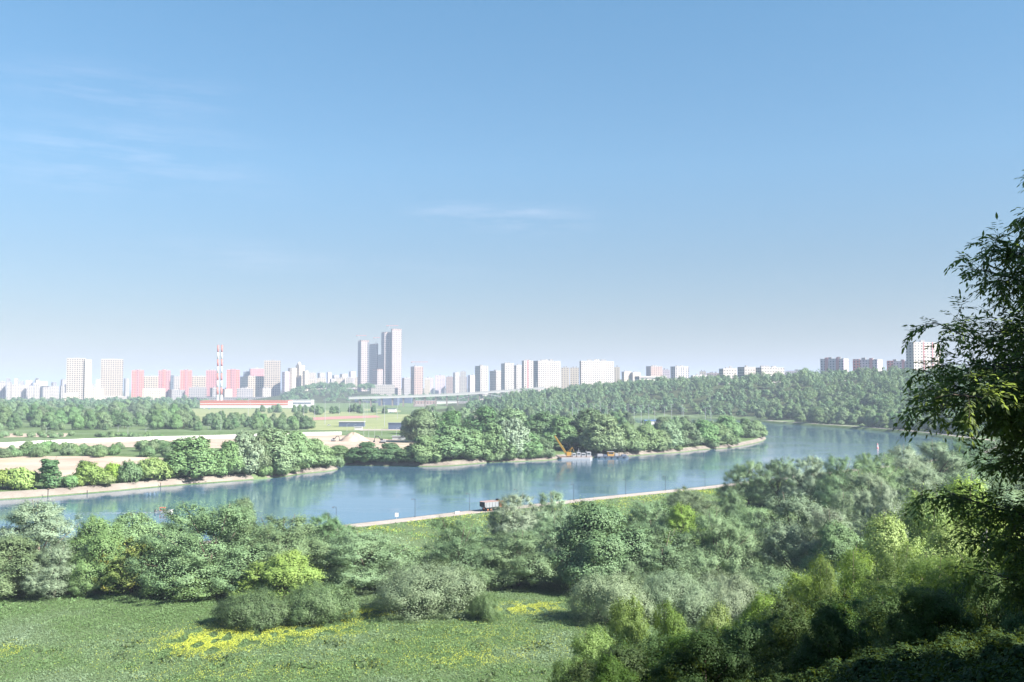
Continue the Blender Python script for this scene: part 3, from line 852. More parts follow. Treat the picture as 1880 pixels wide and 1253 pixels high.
def canopy_mass(name, pts, mat, seed, leafsz, clumps, per, protoN=4, kindlabel=None):
    """ONE object for a wood that reads as a mass; pts rows: x, y, z, H, W"""
    rng = np.random.default_rng(seed); ps = []
    for i in range(protoN):
        P, N, LC, LR = crown_points(rng, 1.0, 1.0, .08, 9, clumps, per, 'tall' if i % 4 == 0 else 'round')
        ps.append((P, N))
    out = []
    for k, (x, y, z, H, W) in enumerate(pts):
        P, N = ps[k % protoN]
        a = rng.uniform(0, 6.28); c, s = math.cos(a), math.sin(a)
        Q = np.column_stack([(P[:, 0] * c - P[:, 1] * s) * W + x, (P[:, 0] * s + P[:, 1] * c) * W + y, P[:, 2] * H + z])
        M = np.column_stack([N[:, 0] * c - N[:, 1] * s, N[:, 0] * s + N[:, 1] * c, N[:, 2]])
        out.append(leaves(Q, M, leafsz, leafsz * .8, rng))
    co = np.vstack(out)
    o = link(name, np_mesh(name, co, 4, np.arange(len(co)), mat))
    tag(o, kindlabel, None, None, 'stuff')
    return o

def mass_points(n, pxr, dr, Hr, ok, seed, ratio=.95):
    rg = np.random.default_rng(seed)
    px = rg.uniform(*pxr, n * 4); d = 1 / rg.uniform(1 / dr[1], 1 / dr[0], n * 4)
    x = (px - 940) / F * d; P = np.column_stack([x, d])
    m = ok(P, px)
    P = P[m][:n]
    z = height(P); H = rg.uniform(*Hr, len(P)) * (.95 + .16 * wob(P[:, 0], P[:, 1], 41.0) + .1 * wob(P[:, 1], P[:, 0], 17.0)); W = H * ratio * rg.uniform(.65, 1.45, len(P))
    return np.column_stack([P, z, H, W])

def mass_ok(lo, hi=1e9):
    def f(P, px):
        d = seg_dist(P, OUTER)
        return (d > lo) & (d < hi) & ~in_poly(P, RIVER) & ~in_poly(P, INNER_LAND)
    return f
hp = mass_points(2000, (930, 1960), (980, 2100), (9, 23), mass_ok(60, 700), 21, .85)
canopy_mass('hillside_wood', hp[0::3], LEAF['hill'], 31, 1.25, 70, 11, 7)
canopy_mass('hillside_wood', hp[1::3], LEAF['hilldark'], 32, 1.25, 70, 11, 7)
canopy_mass('hillside_wood', hp[2::6], LEAF['willow'], 36, 1.25, 70, 11, 7)
canopy_mass('hillside_wood', hp[5::6], LEAF['green'], 37, 1.25, 70, 11, 7)
def city_ok(P, px):
    return (seg_dist(P, OUTER) > 150) & ~in_poly(P, RIVER)
def city_ok2(P, px):
    return (np.minimum(seg_dist(P, OUTER), seg_dist(P, INNER)) > 14) & ~in_poly(P, RIVER)
dp = np.vstack([mass_points(330, (520, 1010), (2680, 3100), (14, 22), city_ok, 22, 1.2),
                mass_points(230, (-40, 360), (1900, 3050), (10, 18), city_ok, 23, 1.3),
                mass_points(60, (360, 540), (2300, 3050), (7, 11), city_ok, 19, 1.6),
                mass_points(420, (930, 1900), (1450, 2300), (15, 21), mass_ok(380, 1200), 29, 1.1),
                mass_points(260, (520, 1010), (2950, 3150), (17, 23), city_ok, 28, 1.3),
                mass_points(160, (1010, 1320), (1900, 2600), (12, 18), city_ok, 24, 1.2),
                mass_points(170, (945, 1190), (1380, 2000), (11, 16), city_ok2, 25, 1.1), mass_points(130, (860, 1000), (1480, 2040), (10, 15), city_ok2, 27, 1.1), mass_points(90, (1150, 1420), (1230, 1750), (10, 15), city_ok2, 26, 1.1)])
canopy_mass('distant_woods', dp, LEAF['hilldark'], 33, 2.4, 50, 8, 5)
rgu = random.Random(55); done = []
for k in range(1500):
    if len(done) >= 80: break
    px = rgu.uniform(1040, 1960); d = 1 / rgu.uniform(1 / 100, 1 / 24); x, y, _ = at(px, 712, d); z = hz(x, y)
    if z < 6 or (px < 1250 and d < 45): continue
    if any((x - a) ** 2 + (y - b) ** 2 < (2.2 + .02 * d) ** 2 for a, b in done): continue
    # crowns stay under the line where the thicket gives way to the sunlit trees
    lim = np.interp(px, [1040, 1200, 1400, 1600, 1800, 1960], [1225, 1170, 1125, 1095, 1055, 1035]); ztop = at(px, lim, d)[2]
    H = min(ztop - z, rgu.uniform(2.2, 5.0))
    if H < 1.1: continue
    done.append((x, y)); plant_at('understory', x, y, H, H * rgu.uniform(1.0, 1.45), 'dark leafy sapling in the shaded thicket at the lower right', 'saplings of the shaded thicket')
# undergrowth under the slope trees
rg = np.random.default_rng(5)
ug = []
for k in range(2800):
    px = rg.uniform(960, 2050); d = 1 / rg.uniform(1 / 190, 1 / 9)
    x = (px - 940) / F * d
    z = hz(x, d)
    if z < 4.2: continue
    q = min(1, d / 45)
    ug.append((x, d, z - .3, rg.uniform(.6, 1.5) * q, rg.uniform(1.2, 2.6) * q))
for k in range(420):
    px = rg.uniform(1500, 2300); d = rg.uniform(4.5, 14); x = (px - 940) / F * d; z = hz(x, d)
    if z > EYE - 1.0 or x < .8: continue
    ug.append((x, d, z - .15, min(rg.uniform(.35, .8), .05 * d + .1), rg.uniform(.6, 1.2)))
ug = np.array(ug); near = ug[:, 1] < 24
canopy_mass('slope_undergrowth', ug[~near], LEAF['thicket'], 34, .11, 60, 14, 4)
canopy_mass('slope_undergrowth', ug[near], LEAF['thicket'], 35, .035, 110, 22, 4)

# ------------------------------------------------------------------ meadow herbs
def herb_mesh(name, P, size, mat, seed, up=.5, lift=.0):
    rng = np.random.default_rng(seed)
    z = height(P) + size * .35 + lift
    n = unit(np.column_stack([rng.normal(size=(len(P), 2)), np.abs(rng.normal(size=len(P))) * up]))
    co = leaves(np.column_stack([P, z]), n, size, size * .45, rng)
    o = link(name, np_mesh(name, co, 4, np.arange(len(co)), mat)); tag(o, kind='stuff'); return o

def meadow_pts(n, seed, pyr=(1050, 1275), pxr=(-40, 1500)):
    rg = np.random.default_rng(seed)
    px = rg.uniform(*pxr, n); d0, d1 = 42 * F / (pyr[1] - 712), 42 * F / (pyr[0] - 712)
    d = np.sqrt(rg.uniform(d0 ** 2, d1 ** 2, n)); x = (px - 940) / F * d
    P = np.column_stack([x, d])
    return P[height(P) < 6.5]
def clumpy(P, s, thr, seed):
    """keep points where a few layered sines are high: herbs grow in clumps"""
    rg = np.random.default_rng(seed); v = 0
    for k in range(6):
        a = rg.uniform(0, 6.28); f = rg.uniform(.5, 2.2) / s
        v = v + np.sin((P[:, 0] * math.cos(a) + P[:, 1] * math.sin(a) * .7) * f * 6.28 + rg.uniform(0, 6.28))
    return P[v / 2.45 > thr]
HERB = leaf_mat('grass_blade', (0.11, 0.195, 0.075), (0.165, 0.265, 0.115), (0.22, 0.30, 0.20), trans=.3, sc=.05, oddamt=.85, spec=.15)
HERBD = leaf_mat('dark_weed', (0.03, 0.06, 0.025), (0.07, 0.11, 0.04), trans=.2)
m_f, nt_f, b_f = new_mat('yellow_petal'); b_f.inputs['Base Color'].default_value = (0.38, 0.42, 0.04, 1); b_f.inputs['Roughness'].default_value = .8
herb_mesh('meadow_grass', meadow_pts(330000, 41), .30, HERB, 51, 3.0)
herb_mesh('meadow_grass', clumpy(meadow_pts(240000, 42), 9, .25, 61), .32, HERB, 52, 2.6, .12)
herb_mesh('dark_weeds', clumpy(meadow_pts(7000, 43, (1170, 1275)), 16, .85, 62), .7, HERBD, 53, .6, .1)
def flower_spots(spots, n, seed):
    rg = np.random.default_rng(seed); out = []
    for px, py, rx, ry, w in spots:
        k = int(n * w); a = rg.normal(size=(k, 2)) * .62
        pxs, pys = px + a[:, 0] * rx, py + a[:, 1] * ry
        out.append(np.array([gp(p, q, 3.0)[:2] for p, q in zip(pxs, pys)]))
    P = np.vstack(out); return P
fl = flower_spots([(375, 1186, 70, 20, 1.9), (470, 1173, 120, 16, 1.4), (560, 1163, 90, 10, .5), (665, 1124, 45, 7, 1.2), (955, 1122, 80, 9, 1.1), (985, 1112, 50, 6, .3),
                   (880, 1165, 130, 25, .35), (250, 1200, 200, 30, .2), (760, 1190, 200, 40, .35), (860, 1215, 90, 15, .4), (600, 1230, 300, 25, .3), (20, 1195, 30, 15, .12), (1000, 1190, 100, 30, .25),
                   (420, 1240, 160, 14, .25), (640, 1140, 40, 20, .3)], 5200, 71)
fl = fl[height(fl) < 6]
herb_mesh('yellow_wildflowers', clumpy(fl, 5, -.4, 63), .15, m_f, 54, 1.2, .45)
# the grass strip along the promenade
def strip_pts(n, lo, hi, seed):
    rg = np.random.default_rng(seed); L = offset_line(OUTER, -1.0)
    i = rg.integers(ia, ib, n); t = rg.uniform(lo, hi, n); T = np.gradient(OUTER, axis=0); T /= np.linalg.norm(T, axis=1)[:, None]
    nn = np.column_stack([T[:, 1], -T[:, 0]])
    return OUTER[i] + nn[i] * t[:, None] + rg.normal(size=(n, 2)) * 2.0
sp = strip_pts(40000, 13.5, 75, 44); sp = sp[seg_dist(sp, OUTER) > 12.0]
herb_mesh('meadow_grass', sp, .7, HERB, 55, .5)
fp = np.vstack([strip_pts(30000, 13.5, 60, 45), strip_pts(26000, 13.5, 30, 48)]); fp = fp[(seg_dist(fp, OUTER) > 12.0)]
herb_mesh('yellow_wildflowers', clumpy(fp, 12, -.25, 64), .3, m_f, 56, 1.2, .4)
# rough grass on the far bank above the embankment
def inner_strip(n, lo, hi, seed, a, b):
    rg = np.random.default_rng(seed); i = rg.integers(a, b, n); t = rg.uniform(lo, hi, n)
    T = np.gradient(INNER, axis=0); T /= np.linalg.norm(T, axis=1)[:, None]; nn = np.column_stack([-T[:, 1], T[:, 0]])
    return INNER[i] + nn[i] * t[:, None]
ig = inner_strip(26000, 5.6, 26, 46, 20, jc)
herb_mesh('bank_grass', ig, .9, HERB, 57, .5)
herb_mesh('yellow_wildflowers', clumpy(inner_strip(5000, 5.6, 16, 47, 20, jc), 14, .2, 65), .5, m_f, 58, 1.2, .3)
# ------------------------------------------------------------------ the city
def facade(name, wall, glass, pw, ph, fw, fh, band=None, bandh=0.0, rough=.6):
    """walls with a regular grid of window openings, measured in metres on the wall"""
    wall = tuple(x * q for x, q in zip(wall, (.60, .555, .52))); glass = tuple(x * .28 for x in glass); band = band and tuple(x * .48 for x in band)
    pw *= 1.75; ph *= 1.75
    m, nt, b = new_mat(name)
    uv = nd(nt, 'ShaderNodeUVMap'); sp = nd(nt, 'ShaderNodeSeparateXYZ'); nt.links.new(uv.outputs[0], sp.inputs[0])
    u = mathn(nt, 'FRACT', mathn(nt, 'DIVIDE', sp.outputs[0], pw)); v = mathn(nt, 'FRACT', mathn(nt, 'DIVIDE', sp.outputs[1], ph))
    mu = mathn(nt, 'LESS_THAN', mathn(nt, 'ABSOLUTE', mathn(nt, 'SUBTRACT', u, .5)), fw / 2)
    mv = mathn(nt, 'LESS_THAN', mathn(nt, 'ABSOLUTE', mathn(nt, 'SUBTRACT', v, .5)), fh / 2)
    mk = mathn(nt, 'MULTIPLY', mu, mv)
    f = noise(nt, .06, 4, .6, obj_co(nt))
    w = mixc(nt, f, tuple(x * .88 for x in wall), tuple(min(.85, x * 1.06) for x in wall))
    if band:
        mb = mathn(nt, 'LESS_THAN', v, bandh); w = mixc(nt, mb, w, band)
    cell = nd(nt, 'ShaderNodeTexWhiteNoise', noise_dimensions='2D')
    cv = nd(nt, 'ShaderNodeCombineXYZ')
    nt.links.new(mathn(nt, 'FLOOR', mathn(nt, 'DIVIDE', sp.outputs[0], pw)), cv.inputs[0]); nt.links.new(mathn(nt, 'FLOOR', mathn(nt, 'DIVIDE', sp.outputs[1], ph)), cv.inputs[1])
    nt.links.new(cv.outputs[0], cell.inputs[0])
    g = mixc(nt, cell.outputs[0], tuple(x * .6 for x in glass), tuple(min(1, x * 1.5) for x in glass))
    nt.links.new(mixc(nt, mk, w, g), b.inputs['Base Color'])
    b.inputs['Roughness'].default_value = rough
    return m
FM = {
    'cream': facade('cream_grid_wall', (.66, .60, .53), (.15, .15, .16), 4.2, 3.8, .62, .6),
    'creamlow': facade('cream_block_wall', (.66, .60, .50), (.18, .17, .17), 4.4, 3.8, .58, .58),
    'white': facade('white_panel_wall', (.62, .60, .58), (.22, .24, .28), 3.6, 3.0, .56, .52),
    'white2': facade('white_tower_wall', (.66, .64, .62), (.20, .22, .26), 4.6, 3.0, .5, .55, (.60, .55, .52), .18),
    'ivory': facade('ivory_wall', (.72, .67, .58), (.27, .27, .28), 3.8, 3.1, .42, .45),
    'red': facade('red_brick_wall', (.98, .27, .23), (.16, .11, .12), 4.0, 3.2, .4, .5, (.70, .52, .48), .22),
    'plum': facade('plum_brick_wall', (.72, .30, .33), (.13, .11, .14), 4.0, 3.2, .42, .5, (.56, .43, .44), .22),
    'lilac': facade('lilac_wall', (.86, .78, .92), (.22, .23, .29), 3.6, 3.0, .45, .45),
    'blue': facade('blue_grey_glass', (.24, .31, .40), (.10, .14, .20), 3.0, 3.6, .7, .6, rough=.25),
    'sky': facade('skyscraper_wall', (.60, .52, .51), (.20, .20, .26), 3.4, 3.8, .5, .6, (.64, .58, .57), .25),
    'skydark': facade('skyscraper_dark_wall', (.24, .27, .33), (.11, .13, .17), 3.2, 3.8, .6, .5, rough=.4),
    'raw': facade('raw_concrete_wall', (.58, .46, .43), (.20, .17, .17), 4.5, 3.3, .6, .55, (.62, .40, .36), .2),
    'stripe': facade('vertical_stripe_wall', (.72, .72, .74), (.16, .19, .26), 4.2, 3.2, .5, .85),
    'long': facade('ribbon_window_wall', (.74, .72, .70), (.22, .24, .30), 60, 4.2, .98, .4),
    'grey': facade('grey_wall', (.44, .44, .47), (.18, .20, .24), 4.0, 3.2, .5, .5),
}
M_ROOF = plain('flat_roof', (.20, .195, .195), .9, .2, .05)
M_ROOFW = plain('pale_roof', (.36, .355, .355), .8, .1, .05)
M_RED = plain('red_panel', (.52, .22, .21), .7, .1, .1)
M_WHITE = plain('white_paint', (.50, .49, .475), .6, .08, .3)
M_ORANGE = plain('orange_panel', (.46, .13, .085), .6, .1, .1)
M_NAVY = plain('dark_blue_cladding', (.075, .10, .155), .5, .2, .1)
M_STEEL = plain('galvanised_steel', (.34, .355, .37), .5, .15, .5, .3)
M_DARK = plain('dark_steel', (.03, .032, .036), .55, .2, 2.0)

def footprint(x0, xc, x1, D, side, ang, dep):
    u0, uc, u1 = [(p - 940) / F for p in (x0, xc, x1)]
    C = np.array([uc * D, D]); a = math.radians(ang)
    if side == 'L' and xc > x0:
        e, s = np.array([math.cos(a), math.sin(a)]), np.array([-math.sin(a), math.cos(a)])
        wf = (u1 * D - C[0]) / (e[0] - u1 * e[1]); ws = (C[0] - u0 * D) / (-s[0] + u0 * s[1])
        return [C, C + e * wf, C + e * wf + s * ws, C + s * ws]
    if side == 'R' and xc < x1:
        e, s = np.array([-math.cos(a), math.sin(a)]), np.array([math.sin(a), math.cos(a)])
        wf = (u0 * D - C[0]) / (e[0] - u0 * e[1]); ws = (u1 * D - C[0]) / (s[0] - u1 * s[1])
        A = C + e * wf
        return [A, C, C + s * ws, A + s * ws]
    um = (u0 + u1) / 2; s = np.array([um, 1.0]) / math.hypot(um, 1); e = np.array([s[1], -s[0]])
    w = (u1 - u0) * D
    A = np.array([um * D, D]) - e * w / 2
    return [A, A + e * w, A + e * w + s * dep, A + s * dep]

def prism_part(name, poly, z0, z1, mat, parent, origin):
    b = MB(); b.prism([(p[0] - origin[0], p[1] - origin[1]) for p in poly], z0 - origin[2], z1 - origin[2])
    return b.build(name, mat, parent)

def inset(poly, f, ox=0, oy=0):
    c = sum(poly) / len(poly)
    return [c + (p - c) * f + (poly[1] - poly[0]) * ox + (poly[3] - poly[0]) * oy for p in poly]

def building(name, label, cat, x0, xc, x1, top, D, mat, side='L', ang=26, dep=18, rooms=2, strips=(), group=None, roof=None, crown=None, zb=None, podium=None):
    poly = footprint(x0, xc, x1, D, side, ang, dep)
    c = sum(poly) / 4
    z0 = (min(hz(p[0], p[1]) for p in poly) if zb is None else zb) - .4
    z1 = at(x1, top, D)[2]
    O = (c[0], c[1], z0)
    root = tag(empty(name, O), label, cat, group)
    body = prism_part('wall', poly, z0, z1 - 1.0, FM[mat], root, O)
    prism_part('parapet', inset(poly, 1.006), z1 - 1.0, z1, roof or M_ROOFW, root, O)
    rg = random.Random(int(x0 * 7 + top))
    for k in range(rooms):
        q = inset(poly, .16, -.32 + .64 * (k + .5) / rooms + rg.uniform(-.05, .05), 0)
        prism_part('plant_room', q, z1, z1 + rg.uniform(2.5, 4.5), FM['white'] if k % 2 else M_ROOF, root, O)
    E = poly[1] - poly[0]; n = np.array([E[1], -E[0]]) / np.linalg.norm(E)
    for (t0, t1, m, ztop) in strips:          # full-height panels standing proud of the front wall
        A, B = poly[0] + E * t0 + n * .9, poly[0] + E * t1 + n * .9
        A2, B2 = poly[0] + E * t0 + n * .02, poly[0] + E * t1 + n * .02
        prism_part('stair_panel', [A, B, B2, A2], z0 + 1, z1 + ztop, m, root, O)
    if crown:
        zt = at(x1, crown[0], D)[2]
        prism_part('top_storeys', inset(poly, crown[1], *crown[2:4]), z1, zt, FM[crown[4]], root, O)
    if podium:
        prism_part('podium', inset(poly, podium[0], 0, -.1), z0, z0 + podium[1], FM['white'], root, O)
    return root

GT = 'towers of the city on the skyline'
B = building
# left half of the skyline
B('apartment_tower', 'left one of two tall cream grid towers, with a lower right wing', 'tower', 124, 124, 156, 658, 3300, 'cream', rooms=1, crown=None)
B('apartment_tower', 'right one of two tall cream grid towers on the left skyline', 'tower', 187, 187, 225, 659.5, 3430, 'cream', rooms=1, podium=(1.5, 12))
B('apartment_tower', 'narrow cream wing tower leaning on the left cream grid tower', 'tower', 156.5, 156.5, 168, 660.5, 3310, 'ivory', rooms=0)
B('apartment_block', 'low pinkish podium block between the two cream grid towers', 'building', 157, 157, 190, 712, 3380, 'ivory', rooms=0)
B('apartment_block', 'small peach block at the foot of the left cream grid tower', 'building', 119, 119, 145, 722, 3150, 'ivory', rooms=0, roof=M_ROOFW)
B('apartment_tower', 'leftmost red tower with white floor bands', 'tower', 243, 243, 264, 680, 3300, 'red', strips=((.38, .62, FM['plum'], 1),))
B('apartment_tower', 'plum red tower between two cream blocks', 'tower', 292, 292, 313, 680, 3310, 'plum', strips=((.35, .6, FM['red'], 1),))
B('apartment_tower', 'bright red tower left of the striped chimneys', 'tower', 332, 332, 352.5, 680, 3300, 'red', strips=((.38, .62, FM['plum'], 1),))
B('apartment_tower', 'plum tower half behind the striped chimneys', 'tower', 379, 379, 398, 680, 3320, 'plum')
B('apartment_tower', 'bright red tower right of the striped chimneys', 'tower', 417, 417, 440, 679, 3250, 'red', strips=((.3, .7, FM['plum'], 1.5),))
B('apartment_block', 'cream window grid block between leftmost red and plum towers', 'building', 264.5, 264.5, 292, 691, 3420, 'creamlow')
B('apartment_block', 'cream window grid block left of the striped chimneys', 'building', 353, 353, 379, 691, 3420, 'creamlow')
B('apartment_block', 'white narrow block beside the bright red tower', 'building', 320, 320, 332, 691, 3440, 'white', rooms=1)
B('apartment_tower', 'dark blue grey tower behind the plum red tower', 'tower', 313, 313, 320, 689, 3500, 'blue', rooms=0)
B('apartment_block', 'cream window grid block right of the chimneys, with shaded left face', 'building', 441, 456, 486, 691, 3420, 'creamlow', ang=24)
B('apartment_tower', 'stepped mauve tower behind the cream grid block', 'tower', 458, 460, 486, 677, 3700, 'plum', rooms=3)
B('apartment_tower', 'dark small tower left of the stepped mauve tower', 'tower', 447, 447, 458, 682, 3720, 'blue', rooms=1)
B('apartment_tower', 'tall plain grid tower right of the cream blocks', 'tower', 485.5, 485.5, 515, 662, 3420, 'cream', rooms=1)
# white stepped complex with a cupola
def stepped():
    O0 = at(545, 720, 3350); root = tag(empty('apartment_complex', (O0[0], O0[1], 2.6)), 'white stepped apartment complex with rounded towers and a cupola', 'building')
    for nm, a, b_, t, D in (('side_tower', 516, 530, 683, 3330), ('round_tower', 527, 543, 676, 3350), ('main_tower', 541, 558, 671, 3370), ('round_tower', 555, 565, 681, 3345), ('drum', 544.5, 552, 667.5, 3372)):
        um = (a + b_) / 2; r = (b_ - a) / 2 / F * D; cx = (um - 940) / F * D
        n = 18 if 'round' in nm or nm == 'drum' else 8
        poly = [(cx - O0[0] + r * math.cos(2 * math.pi * k / n), D + r - O0[1] + r * math.sin(2 * math.pi * k / n)) for k in range(n)]
        m = MB(); m.prism(poly, 0 if nm != 'drum' else at(um, 671, D)[2] - 2.6, at(um, t, D)[2] - 2.6); p = m.build(nm, FM['ivory'] if nm != 'side_tower' else FM['lilac'], root)
        if nm == 'drum':
            c = MB(); zt = at(um, t, D)[2] - 2.6
            c.tube([(cx - O0[0], D + r - O0[1], zt), (cx - O0[0], D + r - O0[1], zt + 3), (cx - O0[0], D + r - O0[1], zt + 5)], [r * .7, r * .55, .4], 10); c.build('cupola', M_WHITE, p)
stepped()
def chimney(px, label):
    D = 3000; x, y, zt = at(px, 634.5, D); r = 2.6
    root = tag(empty('chimney_stack', (x, y, 2.6)), label, 'chimney', 'striped chimneys')
    H = zt - 2.6; n = 7
    base = MB(); base.tube([(0, 0, 0), (0, 0, H * .12)], [r * 1.6, r * 1.3], 12); base.build('base', M_WHITE, root)
    for k in range(n):
        z0, z1 = H * (.12 + .88 * k / n), H * (.12 + .88 * (k + 1) / n); r0, r1 = r * (1.25 - .25 * k / n), r * (1.25 - .25 * (k + 1) / n)
        b = MB(); b.tube([(0, 0, z0), (0, 0, z1)], [r0, r1], 14); b.build('band', M_ORANGE if k % 2 == 0 else M_WHITE, root, True)
    m = MB(); m.tube([(0, 0, H), (0, 0, H + 1.2)], [r * 1.25, r * 1.25], 14); m.build('rim', M_RED, root)
chimney(400.5, 'left one of two tall chimneys with red and white bands')
chimney(407.5, 'right one of two tall chimneys with red and white bands')
# the skyscraper group
def skyscraper(label, x0, xc, x1, top, D, notch=None, mast=None, front='sky', dark='skydark'):
    poly = footprint(x0, xc, x1, D, 'L', 26, 30); c = sum(poly) / 4; z0 = 2.4; z1 = at(x1, top, D)[2]; O = (c[0], c[1], z0)
    root = tag(empty('skyscraper', O), label, 'skyscraper', 'skyscrapers under construction')
    prism_part('wall', poly, z0, z1, FM[front], root, O)
    s = poly[3] - poly[0]; e = poly[1] - poly[0]; ne, ns = e / np.linalg.norm(e), s / np.linalg.norm(s)
    # left face in a darker wall colour, its shade painted in
    prism_part('shaded_side', [poly[0] - ne * .6, poly[0] - ne * .05, poly[3] - ne * .05, poly[3] - ne * .6], z0, z1 - 1, FM[dark], root, O)
    if notch:
        for t0, t1, zt in notch:
            A, Bq = poly[0] + e * t0 - ns * .7, poly[0] + e * t1 - ns * .7
            prism_part('glass_slot', [A, Bq, Bq + ns * .65, A + ns * .65], z0, z1 + zt, FM[dark], root, O)
    prism_part('crown_frame', inset(poly, .985), z1, z1 + 4, FM['raw'], root, O)
    return root, O, z1
skyscraper('tall slab skyscraper at the left of the group of towers', 657, 663, 677.5, 627, 3300, ((.82, 1.0, -2),))
skyscraper('dark blue skyscraper close behind the left slab', 678, 692, 694, 633, 3400, None, front='skydark')
skyscraper('short dark skyscraper in the gap of the tower group', 690, 701, 703, 653, 3480, None, front='skydark')
skyscraper('low front tower of the skyscraper group with a sunny right side', 684.5, 693, 703, 680, 3220, None, front='sky')
skyscraper('tall twin half of the highest skyscraper, a step lower on the left', 700, 706, 717, 612, 3350, ((.88, 1.0, 2),))
skyscraper('highest skyscraper of the skyline with a dark slot down its front', 717.5, 720, 737, 606, 3340, ((0.08, .92, -10),) and None)
B('apartment_block', 'low white podium hall in front of the skyscrapers', 'building', 682, 682, 725, 706.5, 3150, 'white', rooms=0)
B('apartment_tower', 'pinkish unfinished tower right of the skyscrapers', 'tower', 754, 761, 777, 673, 3200, 'raw', rooms=2)
B('apartment_block', 'blue grey small block beside the unfinished tower', 'building', 738, 742, 755, 694, 3300, 'grey', rooms=1)
def tower_crane(label, px, base, top, D, jib, back):
    x, y, z0 = at(px, base, D); zt = at(px, top, D)[2]; H = zt - z0
    root = tag(empty('tower_crane', (x, y, z0)), label, 'crane', 'tower cranes on the building sites')
    m = MB(); m.box(-.8, .8, -.8, .8, 0, H); m.build('mast', M_STEEL, root)
    m = MB(); m.box(0, jib, -.6, .6, H - 3.2, H - 1.8); m.build('jib', M_RED, root)
    m = MB(); m.box(-back, -1, -.6, .6, H - 3.2, H - 1.6); m.build('counter_jib', M_RED, root)
    m = MB(); m.box(-back - 1, -back + 3, -1, 1, H - 6, H - 3.2); m.build('counterweight', M_ROOF, root)
tower_crane('tower crane on the pinkish unfinished tower', 763, 674, 663.5, 3205, 40, 14)
tower_crane('tower crane on the left slab skyscraper', 659, 628, 615, 3305, 25, 9)
tower_crane('tower crane over the dark blue skyscraper', 690, 634, 619, 3405, 14, 8)
tower_crane('tower crane on the highest skyscraper', 715, 606, 597, 3345, 30, 10)
# right half
B('apartment_tower', 'pale tower with shaded left face, first of the white row over the bridge', 'tower', 872, 882, 896, 672, 2900, 'white2')
B('apartment_block', 'lower pale tower second in the white row over the bridge', 'tower', 899, 911, 920, 681, 2950, 'white')
B('apartment_tower', 'tall white tower third in the row over the bridge', 'tower', 920, 927, 944, 667.5, 2800, 'white2')
B('apartment_tower', 'white tower peeping out behind the third of the row', 'tower', 944, 948, 959, 671, 2950, 'white')
B('apartment_tower', 'narrow tall white tower with brown strips in the row', 'tower', 958, 962, 979, 662.5, 2430, 'white2', strips=((.35, .5, FM['plum'], 1.5),))
B('apartment_block', 'wide white slab block right of the narrow tall tower', 'building', 979, 988, 1029, 662.5, 2500, 'white', rooms=3)
B('apartment_block', 'lower cream block between two wide white slabs, left half', 'building', 1030, 1030, 1045.5, 675, 2640, 'ivory')
B('apartment_block', 'lower cream block between two wide white slabs, right half', 'building', 1046.5, 1046.5, 1063, 675, 2640, 'ivory')
B('apartment_block', 'widest white slab block with many window rows', 'building', 1064, 1067, 1127, 663, 2440, 'white', rooms=3)
B('apartment_block', 'cream end block leaning on the widest white slab', 'building', 1127.5, 1127.5, 1138, 674, 2640, 'ivory', rooms=1)
B('apartment_block', 'stepped cream block right of the widest slab', 'building', 1141, 1146, 1160, 682.5, 2800, 'ivory')
B('apartment_block', 'low cream block behind the white hall', 'building', 1158, 1162, 1176, 684, 2800, 'ivory')
B('office_block', 'long low white hall with ribbon windows above the wood', 'building', 1165, 1174, 1224, 691, 2150, 'long', rooms=0, dep=30)
B('apartment_tower', 'grey and salmon tower behind the long white hall', 'tower', 1186, 1195, 1216, 672.5, 2900, 'raw')
B('apartment_block', 'pinkish block between salmon tower and striped tower', 'building', 1213, 1213, 1230, 679, 3000, 'lilac')
B('office_tower', 'blue and white vertically striped tower', 'tower', 1231, 1240, 1265, 673, 2500, 'stripe')
B('office_block', 'low white block right of the striped tower', 'building', 1268, 1272, 1297, 689.5, 2400, 'white')
B('apartment_block', 'cream block on the far skyline behind the low white one', 'building', 1284, 1284, 1296, 682, 3100, 'ivory')
B('apartment_block', 'pink block on the far skyline left of the hospital row', 'building', 1297, 1297, 1320, 685, 3150, 'raw', rooms=3)
B('hospital_block', 'white block with grey end wall left of the long stepped one', 'building', 1320, 1328, 1353, 677, 1900, 'white', rooms=2)
B('hospital_block', 'left half of the long stepped white building above the wood', 'building', 1354, 1367, 1388, 674, 1850, 'white', rooms=1)
B('hospital_block', 'right half of the long stepped white building above the wood', 'building', 1387, 1398, 1440, 675, 1830, 'white', rooms=2, crown=(671.5, .2, -.3, 0, 'grey'))
B('apartment_block', 'faint bluish block beside the long stepped building', 'building', 1442, 1442, 1482, 681, 2900, 'lilac', rooms=1)
for a in [(1506, 1549, 1558, 658.5, 'leftmost lilac block with red strips and a white end wall', ((.2, .34, M_RED, 2.5), (.68, .8, M_RED, 2.5))),
          (1566, 1611, 1620, 660, 'middle lilac block with red strips and a white end wall', ((.0, .3, FM['red'], 1), (.68, .8, M_RED, 2.5))),
          (1628, 1668, 1674, 663, 'lilac block with red strips half behind the tall grid tower', ((.02, .3, FM['red'], 1), (.7, .82, M_RED, 2.5)))]:
    B('apartment_block', a[4], 'building', a[0], a[1], a[2], a[3], 2000, 'lilac', side='R', ang=42, rooms=2, strips=a[5])
B('apartment_tower', 'tall pale grid tower behind the near dark tree', 'tower', 1664, 1678, 1727, 628, 1800, 'white2', rooms=1, strips=((.35, .38, FM['plum'], 0), (.68, .71, FM['plum'], 0)))
